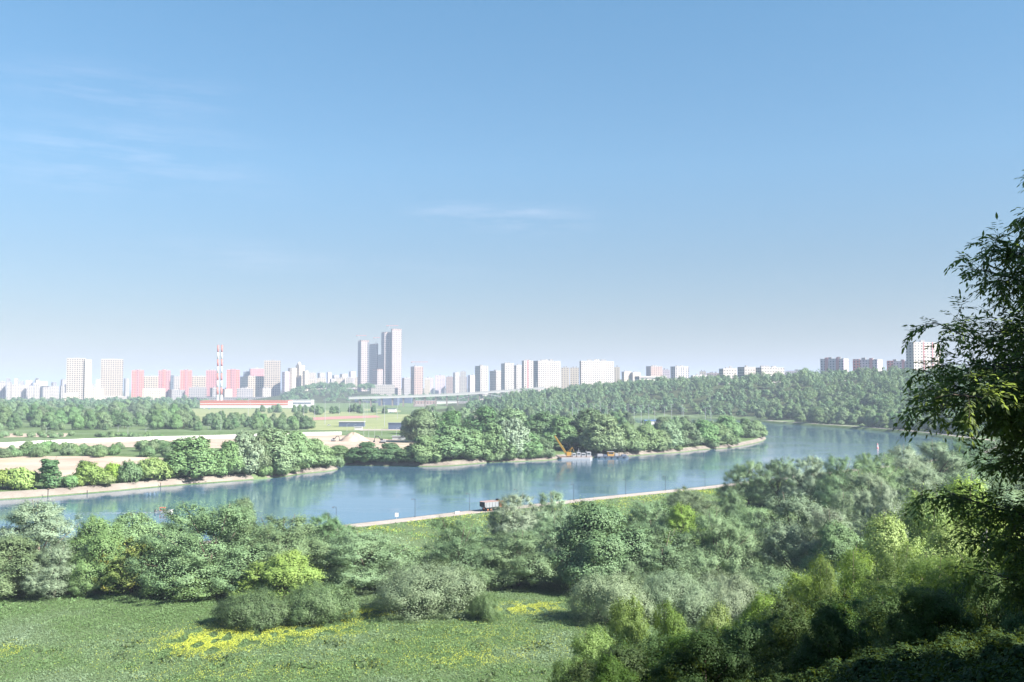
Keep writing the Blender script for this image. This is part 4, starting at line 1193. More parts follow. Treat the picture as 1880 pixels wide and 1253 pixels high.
# lower rows
rgc = random.Random(77)
def row(x0, x1, t0, t1, D, mats, label, group, wr=(9, 24), gap=(0, 4)):
    x = x0; k = 0
    while x < x1:
        w = rgc.uniform(*wr); B('apartment_block', label, 'building', x, x + rgc.choice((0, .3)) * w, x + w, rgc.uniform(t0, t1), rgc.uniform(D * .97, D * 1.03), rgc.choice(mats), group=group, rooms=rgc.choice((0, 1, 2)), dep=14)
        x += w + rgc.uniform(*gap); k += 1
row(-30, 122, 700, 712, 3600, ['white', 'white2', 'white'], 'white apartment block in the long low row at the far left', 'long low row of white blocks')
row(-25, 120, 694, 703, 4700, ['white', 'ivory', 'lilac', 'grey'], 'small hazy block behind the long low row at the far left', 'hazy blocks at the far left', (7, 14), (1, 8))
row(120, 250, 694, 706, 4500, ['white', 'blue', 'ivory'], 'small hazy block between the tall cream towers', 'hazy blocks behind the cream towers', (7, 13), (2, 9))
row(264, 480, 711, 717, 3150, ['white', 'ivory', 'grey'], 'low pale block at the foot of the red and cream towers', 'low blocks at the foot of the towers', (14, 40), (2, 12))
row(566, 655, 682, 692, 4200, ['white', 'ivory', 'lilac', 'grey'], 'hazy pale block between the cupola complex and the skyscrapers', 'hazy blocks left of the skyscrapers', (8, 16), (0, 4))
row(566, 656, 692, 699, 3700, ['white', 'ivory', 'lilac'], 'low pale block in front of the hazy ones left of the skyscrapers', 'low blocks left of the skyscrapers', (8, 18), (1, 7))
row(780, 872, 688, 695, 3900, ['ivory', 'lilac', 'white', 'raw'], 'low hazy block between the unfinished tower and the white row', 'low hazy blocks on the middle skyline', (12, 22), (0, 3))
row(832, 856, 682, 685, 3700, ['white', 'white'], 'white stepped block on the middle skyline', 'white stepped blocks on the middle skyline', (10, 13), (0, 2))
row(1138, 1330, 690, 697, 3000, ['white', 'ivory', 'lilac', 'raw'], 'low block in the hazy row behind the right wood', 'hazy row behind the right wood', (10, 22), (0, 6))
row(1440, 1510, 684, 689, 3000, ['lilac', 'grey'], 'faint low block left of the lilac blocks', 'faint blocks left of the lilac ones', (10, 20), (2, 8))
row(738, 782, 690, 697, 3600, ['ivory', 'lilac'], 'low pinkish block around the unfinished tower', 'low blocks around the unfinished tower', (8, 14), (2, 6))

# ------------------------------------------------------------------ halls between city and river
def hall(name, label, px0, px1, base, top, dep, mat, roofm, bands=(), cat='building'):
    D = gp((px0 + px1) / 2, base, LV)[1]; x0, x1 = (px0 - 940) / F * D, (px1 - 940) / F * D; H = at(px0, top, D)[2] - LV; cx = (x0 + x1) / 2
    root = tag(empty(name, (cx, D, LV)), label, cat); w = (x1 - x0) / 2
    m = MB(); m.box(-w, w, 0, dep, -.3, H); m.build('wall', mat, root)
    m = MB(); m.box(-w - .5, w + .5, -.5, dep + .5, H, H + .6); m.build('roof', roofm, root)
    for z0, z1, bm in bands:
        m = MB(); m.box(-w * .995, w * .995, -.25, -.02, H * z0, H * z1); m.build('band', bm, root)
    return root, D, w, H
h1 = hall('warehouse', 'long white hall with two orange bands under its roof', 368, 530, 749.5, 736.5, 40, M_WHITE, M_ORANGE, ((.72, .93, M_ORANGE), (.42, .58, M_ORANGE)))
hall('warehouse', 'flat pale building joined to the right of the orange banded hall', 528, 572, 747, 735, 30, M_WHITE, M_ROOFW, ((.45, .62, M_NAVY),))
hall('warehouse', 'pale long roof behind the orange banded hall', 345, 560, 737, 730, 40, FM['grey'], M_ROOFW)
hall('industrial_hall', 'dark blue industrial hall left of the bridge', 652, 706, 740, 730, 40, M_NAVY, M_NAVY)
hall('industrial_hall', 'second dark blue hall with a raised centre, left of the bridge', 695, 730, 745, 731, 40, M_NAVY, M_NAVY)
hall('industrial_hall', 'third dark blue hall, nearest to the bridge', 728, 755, 741, 731, 35, M_NAVY, M_NAVY)
hall('storage_shed', 'wide low dark blue shed on the sports ground', 623, 669, 784, 775.5, 8, M_NAVY, M_ROOFW)
hall('storage_shed', 'dark blue box shed beside the tall grove', 713.5, 742, 789, 778, 8, M_NAVY, M_NAVY)
hall('site_cabin', 'small white cabin between the two dark blue sheds', 652, 665, 790, 785, 4, M_WHITE, M_ROOFW)
hall('site_cabin', 'low bluish tank container beside the excavator', 721, 744, 808, 802, 4, M_STEEL, M_STEEL)
hall('site_hut', 'white flat building with vans among the sports ground trees', 706, 727, 757, 751, 10, M_WHITE, M_NAVY)
hall('boat_house', 'pale low building with a blue roof among the lamp masts', 1184, 1206, 781, 773, 10, M_WHITE, plain('blue_roof', (.10, .18, .42), .6, .1))
hall('boat_house', 'sandy flat building right of the blue roof', 1204, 1228, 783, 776, 10, M_SAND, M_ROOFW)
for i, (a, b_, y0, y1) in enumerate([(760, 800, 742, 736), (800, 842, 743, 737), (842, 868, 744, 738), (868, 905, 744, 739), (905, 940, 743, 738)]):
    hall('warehouse', ['pale pinkish shed under the bridge, leftmost', 'grey-white shed under the bridge, second from the left', 'pale shed in the middle under the bridge', 'white shed under the bridge, right of the middle', 'pinkish shed at the right end under the bridge'][i], a, b_, y0, y1, 25, [FM['raw'], M_WHITE, FM['grey'], M_WHITE, FM['raw']][i], M_ROOFW)

# ------------------------------------------------------------------ bridge
def bridge():
    pix = [(px, py, 2180 - (px - 650) * .1) for px, py in ((1000, 711.5), (960, 714.5), (920, 717.5), (880, 720.5), (840, 723), (800, 725), (760, 726.8), (720, 728), (680, 729.2), (640, 730))]
    L = [np.array(at(*p)) for p in pix]
    root = tag(empty('road_bridge', tuple(L[4])), 'long pale road bridge rising to the wooded hill at the right', 'bridge'); o = L[4]
    d = MB(); w = 15
    for a, b_ in zip(L[:-1], L[1:]):
        a, b_ = a - o, b_ - o; off = np.array([0, w, 0])
        for z0, z1, y0, y1 in ((-4.0, 0, 0, w),):
            p = [a + (0, y0, z0), b_ + (0, y0, z0), b_ + (0, y0, z1), a + (0, y0, z1)]
            d.quad(p); d.quad([a + (0, y0, z1), b_ + (0, y0, z1), b_ + (0, y1, z1), a + (0, y1, z1)]); d.quad([a + (0, y1, z0), b_ + (0, y1, z0), b_ + (0, y0, z0), a + (0, y0, z0)])
    d.build('deck', M_WHITE, root)
    r = MB()
    for a, b_ in zip(L[:-1], L[1:]):
        a, b_ = a - o, b_ - o; r.quad([a + (0, -.3, 0.02), b_ + (0, -.3, 0.02), b_ + (0, -.3, 1.3), a + (0, -.3, 1.3)])
    r.build('railing', M_WHITE, root)
    for k in range(1, len(L) - 1):
        for t in (0, .5):
            p = L[k] * (1 - t) + L[k + 1] * t - o; gz = 2.5 - o[2]
            m = MB(); m.box(p[0] - 1.4, p[0] + 1.4, p[1] + 2, p[1] + 12, min(gz, p[2] - 4), p[2] - 4.02); m.build('pier', M_CONC, root)
    # steel arch strut under the higher spans
    m = MB(); A, Bq = L[2] - o, L[4] - o
    pts = [A + (Bq - A) * t + np.array([0, 1.0, -4.6 - 9 * abs(2 * t - 1) ** 1.5]) for t in np.linspace(0, 1, 9)]
    m.tube(pts, .9, 6); m.build('arch_rib', M_STEEL, root)
    return L
BL = bridge()
def lamp_mast(name, label, px, base_py, top_py, D, group, mat, r=.22, heads=1, cat='lamp', zb=None, arm=1.2):
    x, y, zt = at(px, top_py, D); z0 = (hz(x, y) if zb is None else zb) - .1; H = max(3, zt - z0)
    root = tag(empty(name, (x, y, z0)), label, cat, group)
    m = MB(); m.tube([(0, 0, 0), (0, 0, H)], [r, r * .6], 6); m.build('pole', mat, root)
    for s in ([1] if heads == 1 else [-1, 1]):
        h = MB(); h.tube([(0, 0, H - .1), (s * arm * .6, 0, H + .25), (s * arm, 0, H + .2)], r * .45, 5); h.box(min(s * arm, s * arm * 1.8), max(s * arm, s * arm * 1.8), -.3, .3, H + .05, H + .3); h.build('lamp_head', mat, root)
    return root
for px in (1000, 985, 952, 918, 893, 868, 842, 816, 790, 765, 738):
    i = min(range(len(BL)), key=lambda k: abs(940 + F * BL[k][0] / BL[k][1] - px)); D = BL[i][1] + 3
    tpy = np.interp(px, [650, 800, 1000], [721, 715, 702]); zb = BL[i][2]
    lamp_mast('bridge_lamp', 'pale lamp post standing on the road bridge', px, 0, tpy, D, 'lamp posts on the bridge', M_WHITE, .3, 2, 'street lamp', zb=zb)
GM = 'floodlight masts by the sports field'
for px, bp, tp in [(456, 765, 735), (460, 752, 737), (532, 753, 738), (545, 766, 736), (558, 768, 738), (570, 752, 735), (578, 772, 736), (597, 780, 735), (623, 762, 739), (642, 762, 738), (667, 770, 736), (670, 778, 736), (674, 768, 736), (692, 772, 738), (706, 784, 739), (730, 770, 740)]:
    D = gp(px, bp, LV)[1]; lamp_mast('floodlight_mast', 'thin pale floodlight mast by the sports field', px, bp, tp, D, GM, M_STEEL, .28, 2, 'lamp mast')
for px, bp, tp in [(637, 793, 779), (650, 793, 780), (668, 804, 783), (677, 806, 785), (688, 805, 785), (701, 800, 786), (728, 805, 786), (406, 790, 752), (85, 793, 786), (217, 800, 782), (235, 800, 784), (268, 798, 786), (382, 788, 780)]:
    D = gp(px, bp, LV)[1]; lamp_mast('lamp_post', 'thin pale lamp post along the white fence and the site road', px, bp, tp, D, 'lamp posts along the white fence', M_STEEL, .16, 1, 'lamp post')
GP = 'lamp masts on the peninsula'
for px, bp, tp in [(1000, 762, 739), (1011, 763, 738), (1051, 756, 739), (1061, 765, 740), (1090, 758, 742), (1102, 757, 738), (1114.5, 777, 747), (1127, 757, 740), (1153, 768, 744), (1164, 780, 751), (1177, 784, 745), (1191, 772, 744), (1202, 781, 748), (1220, 782, 746), (1233, 757, 743), (1252, 774, 745), (1255, 777, 750), (1295, 774, 749), (1305, 780, 746)]:
    D = min(gp(px, bp, LV)[1], 1240); lamp_mast('lamp_mast', 'tall thin lamp mast among the peninsula trees', px, bp, tp, D, GP, M_STEEL, .28, 2, 'lamp mast')
# ------------------------------------------------------------------ things on the water and along the river
M_YEL = plain('crane_yellow', (.27, .17, .03), .55, .15, 1.0)
M_CABY = plain('cabin_orange', (.33, .18, .03), .55, .12, 1.0)
M_HULLW = plain('hull_white', (.26, .265, .285), .5, .15, .6)
M_HULLB = plain('hull_blue_grey', (.05, .07, .10), .5, .2, .6)
M_RUST = plain('rusty_steel', (.24, .12, .07), .8, .35, 1.0)
M_GLASSD = plain('dark_glazing', (.03, .04, .05), .15, .1, 1, 0, .6)
M_TYRE = plain('tyre_rubber', (.02, .02, .02), .8, .1)
M_TRUCKO = plain('truck_orange', (.30, .11, .05), .5, .12, 1.0)
M_TRUCKG = plain('truck_grey', (.19, .20, .22), .5, .2, .8)
M_LAMP = plain('lamp_black', (.03, .033, .04), .5, .1)

def tangent(line, i): t = line[min(i + 2, len(line) - 1)] - line[max(i - 2, 0)]; return math.atan2(t[1], t[0])
def prom_point(px, off):
    L = offset_line(OUTER, -off)[ia:ib]; pxs = 940 + F * L[:, 0] / L[:, 1]
    i = int(np.argmin(np.abs(pxs - px))); return L[i], tangent(OUTER, i + ia)

# dump truck
def dump_truck():
    p, a = prom_point(893, 9.0); z = hz(*p) + .07
    t = tag(empty('dump_truck', (p[0], p[1], z), a, (1.02, 1.02, 1.02)), 'grey dump truck with orange trim parked on the promenade by the river', 'truck')
    m = MB(); m.box(-4.2, 4.3, -.45, .45, .75, 1.05); m.box(-4.2, 4.2, -1.0, 1.0, .95, 1.12); m.build('chassis', M_DARK, t)
    b = MB()
    L0, L1, w, z0, z1 = -4.4, 1.7, 1.25, 1.25, 3.15
    prof = [(L0, z0 + .25), (L0 + .35, z0), (L1 - .2, z0), (L1, z1), (L0 - .25, z1)]
    for s in (-1, 1): b.quad([(x, s * w, zz) for x, zz in (prof if s < 0 else prof[::-1])])
    for k in range(4):
        x0_, q0 = prof[k]; x1_, q1 = prof[k + 1]; b.quad([(x0_, -w, q0), (x0_, w, q0), (x1_, w, q1), (x1_, -w, q1)])
    b.box(L0 + .1, L1 - .2, -w + .06, w - .06, z1 - .3, z1 - .12)
    box = b.build('tipper_body', M_TRUCKG, t)
    r = MB()
    for s in (-1, 1): r.box(L0 - .3, L1 + .05, min(s * w, s * (w + .06)), max(s * w, s * (w + .06)), z1 - .02, z1 + .1)
    r.box(L1 - .05, L1 + .12, -w, w, z1 - .2, z1 + .1); r.build('rim_rail', M_TRUCKO, box)
    r = MB()
    for k in range(5):
        for s in (-1, 1): r.box(L0 + .5 + k * 1.3, L0 + .6 + k * 1.3, min(s * (w + .005), s * (w + .09)), max(s * (w + .005), s * (w + .09)), z0 + .1, z1 - .25)
    r.build('rib', M_TRUCKG, box)
    g = MB(); g.box(L0 - .42, L0 - .26, -w, w, z0 + .3, z1 - .05); g.build('tailgate', M_DARK, t)
    c = MB(); c.prism([(2.0, -1.2), (4.1, -1.2), (4.35, -1.0), (4.35, 1.0), (4.1, 1.2), (2.0, 1.2)], 1.0, 2.75); c.box(2.05, 3.9, -1.1, 1.1, 2.75, 3.0)
    cab = c.build('cab', M_TRUCKO, t)
    g = MB(); g.box(4.352, 4.38, -.95, .95, 1.95, 2.65)
    for s in (-1, 1): g.box(2.9, 3.9, min(s * 1.2, s * 1.22), max(s * 1.2, s * 1.22), 1.95, 2.65)
    g.build('window', M_GLASSD, cab)
    m = MB(); m.box(2.0, 2.6, -.9, .9, 3.0, 3.75); m.build('roof_pack', M_DARK, cab)
    for x in (-3.2, -1.85, 3.1):
        for s in (-1, 1):
            m = MB(); m.tube([(x, s * .78, .52), (x, s * 1.2, .52)], .52, 14); wl = m.build('wheel', M_TYRE, t)
            m = MB(); m.tube([(x, s * 1.19, .52), (x, s * 1.23, .52)], .27, 10); m.build('rim', M_TRUCKO, wl)
    for s in (-1, 1):
        m = MB(); m.box(4.35, 4.42, s * .75 - .2, s * .75 + .2, 1.15, 1.4); m.build('headlight', M_WHITE, t)
        m = MB(); m.box(L0 - .4, L0 - .3, s * .9 - .18, s * .9 + .18, .95, 1.12); m.build('tail_light', M_RED, t)
dump_truck()
p, a = prom_point(852.5, 7.5)
t = tag(empty('road_barrier', (p[0], p[1], hz(*p) + .07), a), 'small red and white barrier on the promenade behind the dump truck', 'barrier')
for k in range(4):
    m = MB(); m.prism([(-1.0 + .5 * k, -.2), (-.5 + .5 * k, -.2), (-.5 + .5 * k, .2), (-1.0 + .5 * k, .2)], 0.0, .7); m.build('segment', M_RED if k % 2 else M_WHITE, t)
p, a = prom_point(723, 4.7)
t = tag(empty('sign_board', (p[0], p[1], hz(*p)), 0), 'white square sign board facing the hill at the edge of the promenade', 'sign')
m = MB(); m.box(-.07, .07, -.05, .05, 0, 2.1); m.build('post', M_STEEL, t)
m = MB(); m.box(-.58, .58, -.12, -.055, .85, 2.1); m.build('panel', M_WHITE, t)
names = ['dark street lamp nearest the white sign board on its left', 'dark street lamp right of the white sign board', 'dark street lamp just behind the dump truck', 'dark street lamp half hidden by the pale willows right of the truck',
         'dark street lamp over the top of the green grove crown', 'dark street lamp in the middle of the visible promenade', 'dark street lamp second from the riverside row', 'dark street lamp closest to the dark riverside row']
for i, px in enumerate((620, 754, 864, 950, 1045, 1137, 1220, 1297)):
    p, a = prom_point(px, 5.0); z = hz(*p)
    t = tag(empty('street_lamp', (p[0], p[1], z), a), names[i], 'street lamp', 'lamps along the promenade')
    m = MB(); m.tube([(0, 0, 0), (0, 0, .8), (0, 0, 6.0)], [.12, .07, .05], 8); m.build('pole', M_LAMP, t)
    m = MB(); m.tube([(0, 0, 5.6), (-.5, 0, 6.15), (-1.1, 0, 6.1)], .05, 6); m.build('arm', M_LAMP, t)
    m = MB(); m.tube([(-.95, 0, 6.05), (-1.15, 0, 5.95), (-1.55, 0, 6.05)], [.06, .17, .08], 8); m.build('lamp_head', M_LAMP, t)

# crane barge and work pontoon
def barge_hull(m, L, W, H0, H1):
    m.prism([(-L / 2, -W / 2 * .7), (-L / 2 + 1.5, -W / 2), (L / 2 - 1.5, -W / 2), (L / 2, -W / 2 * .7), (L / 2, W / 2 * .7), (L / 2 - 1.5, W / 2), (-L / 2 + 1.5, W / 2), (-L / 2, W / 2 * .7)], H0, H1)
def crane_barge():
    x, y, _ = gp(1056, 843); k = y / F
    t = tag(empty('crane_barge', (x, y, 0), .06), 'white floating crane barge with a raised yellow jib, moored at the wooded shore', 'barge')
    m = MB(); barge_hull(m, 61 * k, 7, -.4, 1.3); m.build('hull', M_HULLW, t)
    m = MB(); m.box(-10, 10.2, -3.3, 3.3, 1.3, 1.42); m.build('deck', M_RUST, t)
    m = MB(); m.box(-5.6, -2.6, -1.5, 1.5, 1.9, 4.3); cab = m.build('crane_house', M_CABY, t)
    m = MB(); m.tube([(-4.2, 0, 1.42), (-4.2, 0, 1.95)], 1.3, 14); m.build('slewing_ring', M_DARK, cab)
    m = MB(); m.box(-5.63, -5.58, -1.1, 1.1, 2.9, 3.9); m.build('window', M_GLASSD, cab)
    j = MB(); A, Bp = Vector((-5.2, 0, 2.6)), Vector((-13.0, 0, 14.6)); ax = (Bp - A); n = 12
    nx = Vector((ax.z, 0, -ax.x)).normalized()
    ch = []
    for sy, sn in ((-.45, -.45), (.45, -.45), (.45, .45), (-.45, .45)):
        q0, q1 = A + Vector((0, sy * .9, 0)) + nx * sn, Bp + Vector((0, sy * .35, 0)) + nx * sn * .4; ch.append((q0, q1)); j.tube([q0, q1], .27, 5)
    for i in range(n):
        for c in range(4):
            a0, a1 = ch[c]; b0, b1 = ch[(c + 1) % 4]
            j.tube([a0.lerp(a1, i / n), b0.lerp(b1, (i + 1) / n)], .15, 4)
    j.build('jib', M_YEL, t)
    m = MB(); m.tube([(-3.4, 0, 4.2), (-1.8, 0, 7.4)], .16, 6); m.tube([(-1.8, 0, 7.4), (-.6, 0, 4.2)], .14, 6); m.tube([(-4.9, 0, 4.3), (-1.8, 0, 7.4)], .14, 6); m.build('gantry', M_YEL, t)
    m = MB(); m.tube([(-1.8, 0, 7.4), (-12.8, 0, 14.4)], .05, 4); m.tube([(-13, 0, 14.5), (-13.2, 0, 8.0)], .05, 4); m.build('cable', M_DARK, t)
    for x0, x1, h, mt in ((-1.9, .2, 2.2, M_HULLW), (.9, 3.2, 2.9, M_HULLW), (3.8, 6.4, 2.3, M_HULLW), (7.1, 9.6, 3.0, M_HULLW)):
        m = MB(); m.box(x0, x1, -2.2, 2.2, 1.42, 1.42 + h); c = m.build('deck_cabin', mt, t)
        m = MB(); m.box(x0 + .3, x1 - .3, -2.24, -2.205, 1.42 + h * .5, 1.42 + h * .8); m.build('window', M_GLASSD, c)
    for xx, hh in ((2.2, 6.5), (6.9, 5.4), (9.9, 4.6)):
        m = MB(); m.tube([(xx, 0, 1.4), (xx, 0, hh)], .13, 6); m.tube([(xx - .7, 0, hh * .8), (xx + .7, 0, hh * .8)], .07, 4); m.build('mast', M_HULLW, t)
    m = MB()
    for i in range(21):
        xx = -10 + i; m.tube([(xx, -3.3, 1.4), (xx, -3.3, 2.4)], .04, 4)
    m.tube([(-10, -3.3, 2.4), (10, -3.3, 2.4)], .05, 4); m.build('railing', M_HULLW, t)
crane_barge()
def pontoon():
    x, y, _ = gp(1122, 841); k = y / F
    t = tag(empty('work_pontoon', (x, y, 0), .06), 'low blue-grey work pontoon with an orange cabin, right of the crane barge', 'barge')
    m = MB(); barge_hull(m, 62 * k, 6.5, -.4, 1.2); m.build('hull', M_HULLB, t)
    m = MB(); m.box(-2.4, 1.6, -1.6, 1.6, 1.2, 3.9); c = m.build('cabin', M_CABY, t)
    m = MB(); m.box(-2.0, 1.2, -1.64, -1.605, 2.6, 3.5); m.build('window', M_GLASSD, c)
    m = MB(); m.box(-2.6, 1.8, -1.8, 1.8, 3.9, 4.05); m.build('roof', M_HULLW, c)
    for x0, x1, h, mt in ((-9, -5.5, 1.2, M_HULLW), (-5, -3, .9, M_NAVY), (2.4, 4.2, 1.5, M_HULLW), (6.6, 9.6, .8, M_NAVY)):
        m = MB(); m.box(x0, x1, -1.8, 1.8, 1.2, 1.2 + h); m.box(x0 + .2, x1 - .2, -1.5, 1.5, 1.2 + h, 1.35 + h); m.build('deck_crate', mt, t)
    # small dark grab arm
    m = MB(); m.tube([(5.2, 0, 1.2), (5.2, 0, 3.0), (6.6, 0, 5.6), (8.0, 0, 4.4)], .22, 6); m.build('loader_arm', M_DARK, t)
    m = MB()
    for i in range(20): m.tube([(-9.5 + i, -3.1, 1.2), (-9.5 + i, -3.1, 2.1)], .04, 4)
    m.tube([(-9.5, -3.1, 2.1), (9.5, -3.1, 2.1)], .05, 4); m.build('railing', M_HULLW, t)
    for xx in (-8, -4, 0, 4, 8):
        m = MB(); m.tube([(xx - .45, -3.32, .6), (xx - .25, -3.45, .6), (xx + .25, -3.45, .6), (xx + .45, -3.32, .6)], .22, 6); m.build('fender', M_TYRE, t)
pontoon()
# motor boat with its wake
def boat():
    x, y, _ = gp(302, 941.5); a = .12
    t = tag(empty('motor_boat', (x, y, 0), a), 'small white motorboat with an orange canopy, heading right on the river', 'boat')
    m = MB(); secs = [(-3.0, 1.0, .75), (-1.0, 1.1, .8), (1.2, .95, .9), (2.4, .5, 1.02), (3.1, .05, 1.12)]
    for (x0, w0, h0), (x1, w1, h1) in zip(secs[:-1], secs[1:]):
        for s in (-1, 1):
            q = [(x0, s * w0 * .55, -.2), (x1, s * w1 * .55, -.15), (x1, s * w1, h1), (x0, s * w0, h0)]; m.quad(q if s < 0 else q[::-1])
        m.quad([(x0, -w0, h0 - .12), (x1, -w1, h1 - .12), (x1, w1, h1 - .12), (x0, w0, h0 - .12)])
    m.quad([(-3, 1, .75), (-3, -1, .75), (-3, -.55, -.2), (-3, .55, -.2)]); m.build('hull', M_WHITE, t)
    m = MB(); m.quad([(1.1, -.75, .9), (.5, -.65, 1.55), (.5, .65, 1.55), (1.1, .75, .9)]); m.build('windscreen', M_GLASSD, t)
    m = MB(); m.prism([(-1.6, -.85), (.4, -.8), (.4, .8), (-1.6, .85)], 1.75, 1.9)
    for sx in (-1.5, .3):
        for s in (-.78, .78): m.tube([(sx, s, .75), (sx, s, 1.76)], .04, 4)
    m.build('canopy', M_ORANGE, t)
    m = MB(); m.box(-3.5, -3.0, -.3, .3, .2, 1.15); m.build('outboard_motor', M_DARK, t)
    for sx in (-1.2, -.2):
        m = MB(); m.box(sx - .25, sx + .25, -.6, .6, .62, .95); m.box(sx - .3, sx - .2, -.6, .6, .95, 1.35); m.build('seat', M_TRUCKO, t)
    fo = plain('foam', (.36, .40, .45), .6, .25, 2.5); w = MB()
    for s, sp_ in ((1, 1.0), (-1, 1.0)):
        n = 14
        for k in range(n):
            d0, d1 = -2.6 - k * 3.2, -2.6 - (k + .8) * 3.2; y0, y1 = s * (.5 + -d0 * .055), s * (.5 + -d1 * .055); ww = .34 * (1 - k / n)
            q = [(d0, y0 - ww, .03), (d0, y0 + ww, .03), (d1, y1 + ww * .9, .03), (d1, y1 - ww * .9, .03)]; w.quad(q if True else q)
    o = w.build('boat_wake', fo); o.location = (x, y, 0); o.rotation_euler = (0, 0, a); tag(o, kind='stuff')
boat()
# red and white channel buoy
x, y, _ = gp(1611, 823)
t = tag(empty('channel_buoy', (x, y, 0)), 'red and white channel buoy floating near the last visible reach of the river', 'buoy')
m = MB(); m.tube([(0, 0, -.3), (0, 0, .5), (0, 0, .8)], [.9, .95, .4], 12); m.build('float', M_RED, t)
m = MB(); m.tube([(0, 0, .8), (0, 0, 2.2)], [.62, .5], 10); m.build('lower_body', M_WHITE, t)
m = MB(); m.tube([(0, 0, 2.2), (0, 0, 3.4)], [.5, .34], 10); m.build('upper_body', M_RED, t)
m = MB(); m.tube([(0, 0, 3.4), (0, 0, 3.9)], [.16, .16], 8); m.build('lantern', M_WHITE, t)
# dark mooring arches and posts on the embankment
for px, lb in ((256.5, 'left dark steel arch on the concrete embankment'), (279.5, 'right dark steel arch on the concrete embankment')):
    x, y, _ = gp(px, 897.5, .9); t = tag(empty('mooring_arch', (x, y, hz(x, y) - .1)), lb, 'mooring arch', 'dark arches on the embankment')
    m = MB(); m.tube([(-.9, 0, -.2), (-.9, 0, 1.3), (-.62, 0, 2.0), (0, 0, 2.3), (.62, 0, 2.0), (.9, 0, 1.3), (.9, 0, -.2)], .26, 8); m.build('hoop', M_DARK, t)
    m = MB(); m.box(-1.2, 1.2, -.35, .35, -.5, -.02); m.build('base', M_CONC, t)
for px, py, h, lb in ((88, 912, 3.4, 'dark mooring post standing in the water by the embankment'), (295, 893, 1.8, 'short dark post on the embankment right of the arches'), (160, 906, 1.6, 'short dark post on the embankment left of the arches')):
    x, y, _ = gp(px, py, .3); t = tag(empty('mooring_post', (x, y, -.6)), lb, 'post', 'mooring posts')
    m = MB(); m.tube([(0, 0, 0), (0, 0, h + .6)], [.19, .16], 8); m.build('post', M_DARK, t)
    m = MB(); m.tube([(0, 0, h + .6), (0, 0, h + .75)], [.24, .2], 8); m.build('cap', M_RUST, t)
# white fence across the fields
def fence():
    base = [(-80, 826), (0, 821), (60, 817.5), (120, 814.5), (180, 812), (260, 809.5), (340, 807.5), (430, 805), (520, 801.5), (570, 800), (627, 799)]
    P = densify([gp(a_, b_, LV)[:2] for a_, b_ in base], 22)
    o = P[len(P) // 2]; t = tag(empty('boundary_fence', (o[0], o[1], LV)), 'long white sheet fence running across the sandy fields at the left', 'fence')
    for a_, b_ in zip(P[:-1], P[1:]):
        u = (b_ - a_) / np.linalg.norm(b_ - a_); n = np.array([-u[1], u[0]]) * .06
        H = 3.0
        q = [a_ + u * .1 - o - n, b_ - u * .1 - o - n, b_ - u * .1 - o + n, a_ + u * .1 - o + n]
        m = MB(); m.prism(q, .1, H); m.build('panel', M_WHITE, t)
    m = MB()
    for a_ in P: m.box(a_[0] - o[0] - .1, a_[0] - o[0] + .1, a_[1] - o[1] - .12, a_[1] - o[1] + .12, -.2, 3.3)
    m.build('posts', M_STEEL, t)['kind'] = 'stuff'
fence()
# earth heap and excavator on the building ground
def heap():
    x, y, z = gp(645, 811.5, LV); rg = np.random.default_rng(3); n, k = 40, 14; co = []; w = 55 * y / F / 2
    for i in range(k + 1):
        for j in range(n):
            a = 6.283 * j / n; r = w * (1 - i / k) * (1 + .13 * math.sin(3 * a + 1) + .06 * math.sin(7 * a)) + .01
            h = 6.6 * math.sin(1.45 * i / k) ** 1.15 * (1 + .10 * math.sin(2 * a + 2) * (i < k)) + rg.normal() * .28 * (i > 0)
            co.append((r * math.cos(a), r * math.sin(a) * .7, h))
    lo = [v for i in range(k) for j in range(n) for v in (i * n + j, i * n + (j + 1) % n, (i + 1) * n + (j + 1) % n, (i + 1) * n + j)]
    o = link('earth_heap', np_mesh('earth_heap', np.array(co), 4, lo, M_DUST, True)); o.location = (x, y + 8, LV - .2)
    tag(o, 'tall heap of pale sandy earth on the bare ground', 'heap')
heap()
def excavator(px, py, s, label, flip=1):
    x, y, _ = gp(px, py, LV); t = tag(empty('excavator', (x, y, LV + .06), 0, (s * flip, s, s)), label, 'excavator', 'excavators on the building ground')
    for sy in (-1.0, 1.0):
        m = MB(); m.prism([(-1.9, sy - .3), (1.9, sy - .3), (1.9, sy + .3), (-1.9, sy + .3)], .12, .8); m.box(-1.6, 1.6, sy - .31, sy + .31, 0, .12); m.build('track', M_TYRE, t)
    m = MB(); m.box(-.9, 2.1, -1.2, 1.2, .95, 1.9); m.box(.9, 2.2, -1.2, 1.2, 1.9, 2.3); b = m.build('body', M_HULLW, t)
    m = MB(); m.box(-1.0, .4, -1.2, -.1, 1.9, 3.0); c = m.build('cab', M_DARK, t)
    m = MB(); m.box(-1.03, -1.005, -1.1, -.2, 2.1, 2.9); m.build('window', M_GLASSD, c)
    m = MB(); m.tube([(-.8, .3, 1.6), (-2.6, .3, 4.4), (-4.6, .3, 4.6)], [.3, .34, .24], 6); m.build('boom', M_DARK, t)
    m = MB(); m.tube([(-4.5, .3, 4.7), (-5.4, .3, 1.8)], [.26, .18], 6); m.build('stick', M_DARK, t)
    m = MB(); m.prism([(-5.9, -.3), (-4.9, -.3), (-4.9, .9), (-5.9, .9)], .7, 1.7); m.box(-6.1, -5.9, -.25, .85, .5, 1.2); m.build('bucket', M_DARK, t)
excavator(702, 814, 1.15, 'dark excavator with a bent boom right of the earth heap')
excavator(612, 811, .9, 'small dark excavator digging at the left foot of the earth heap', -1)
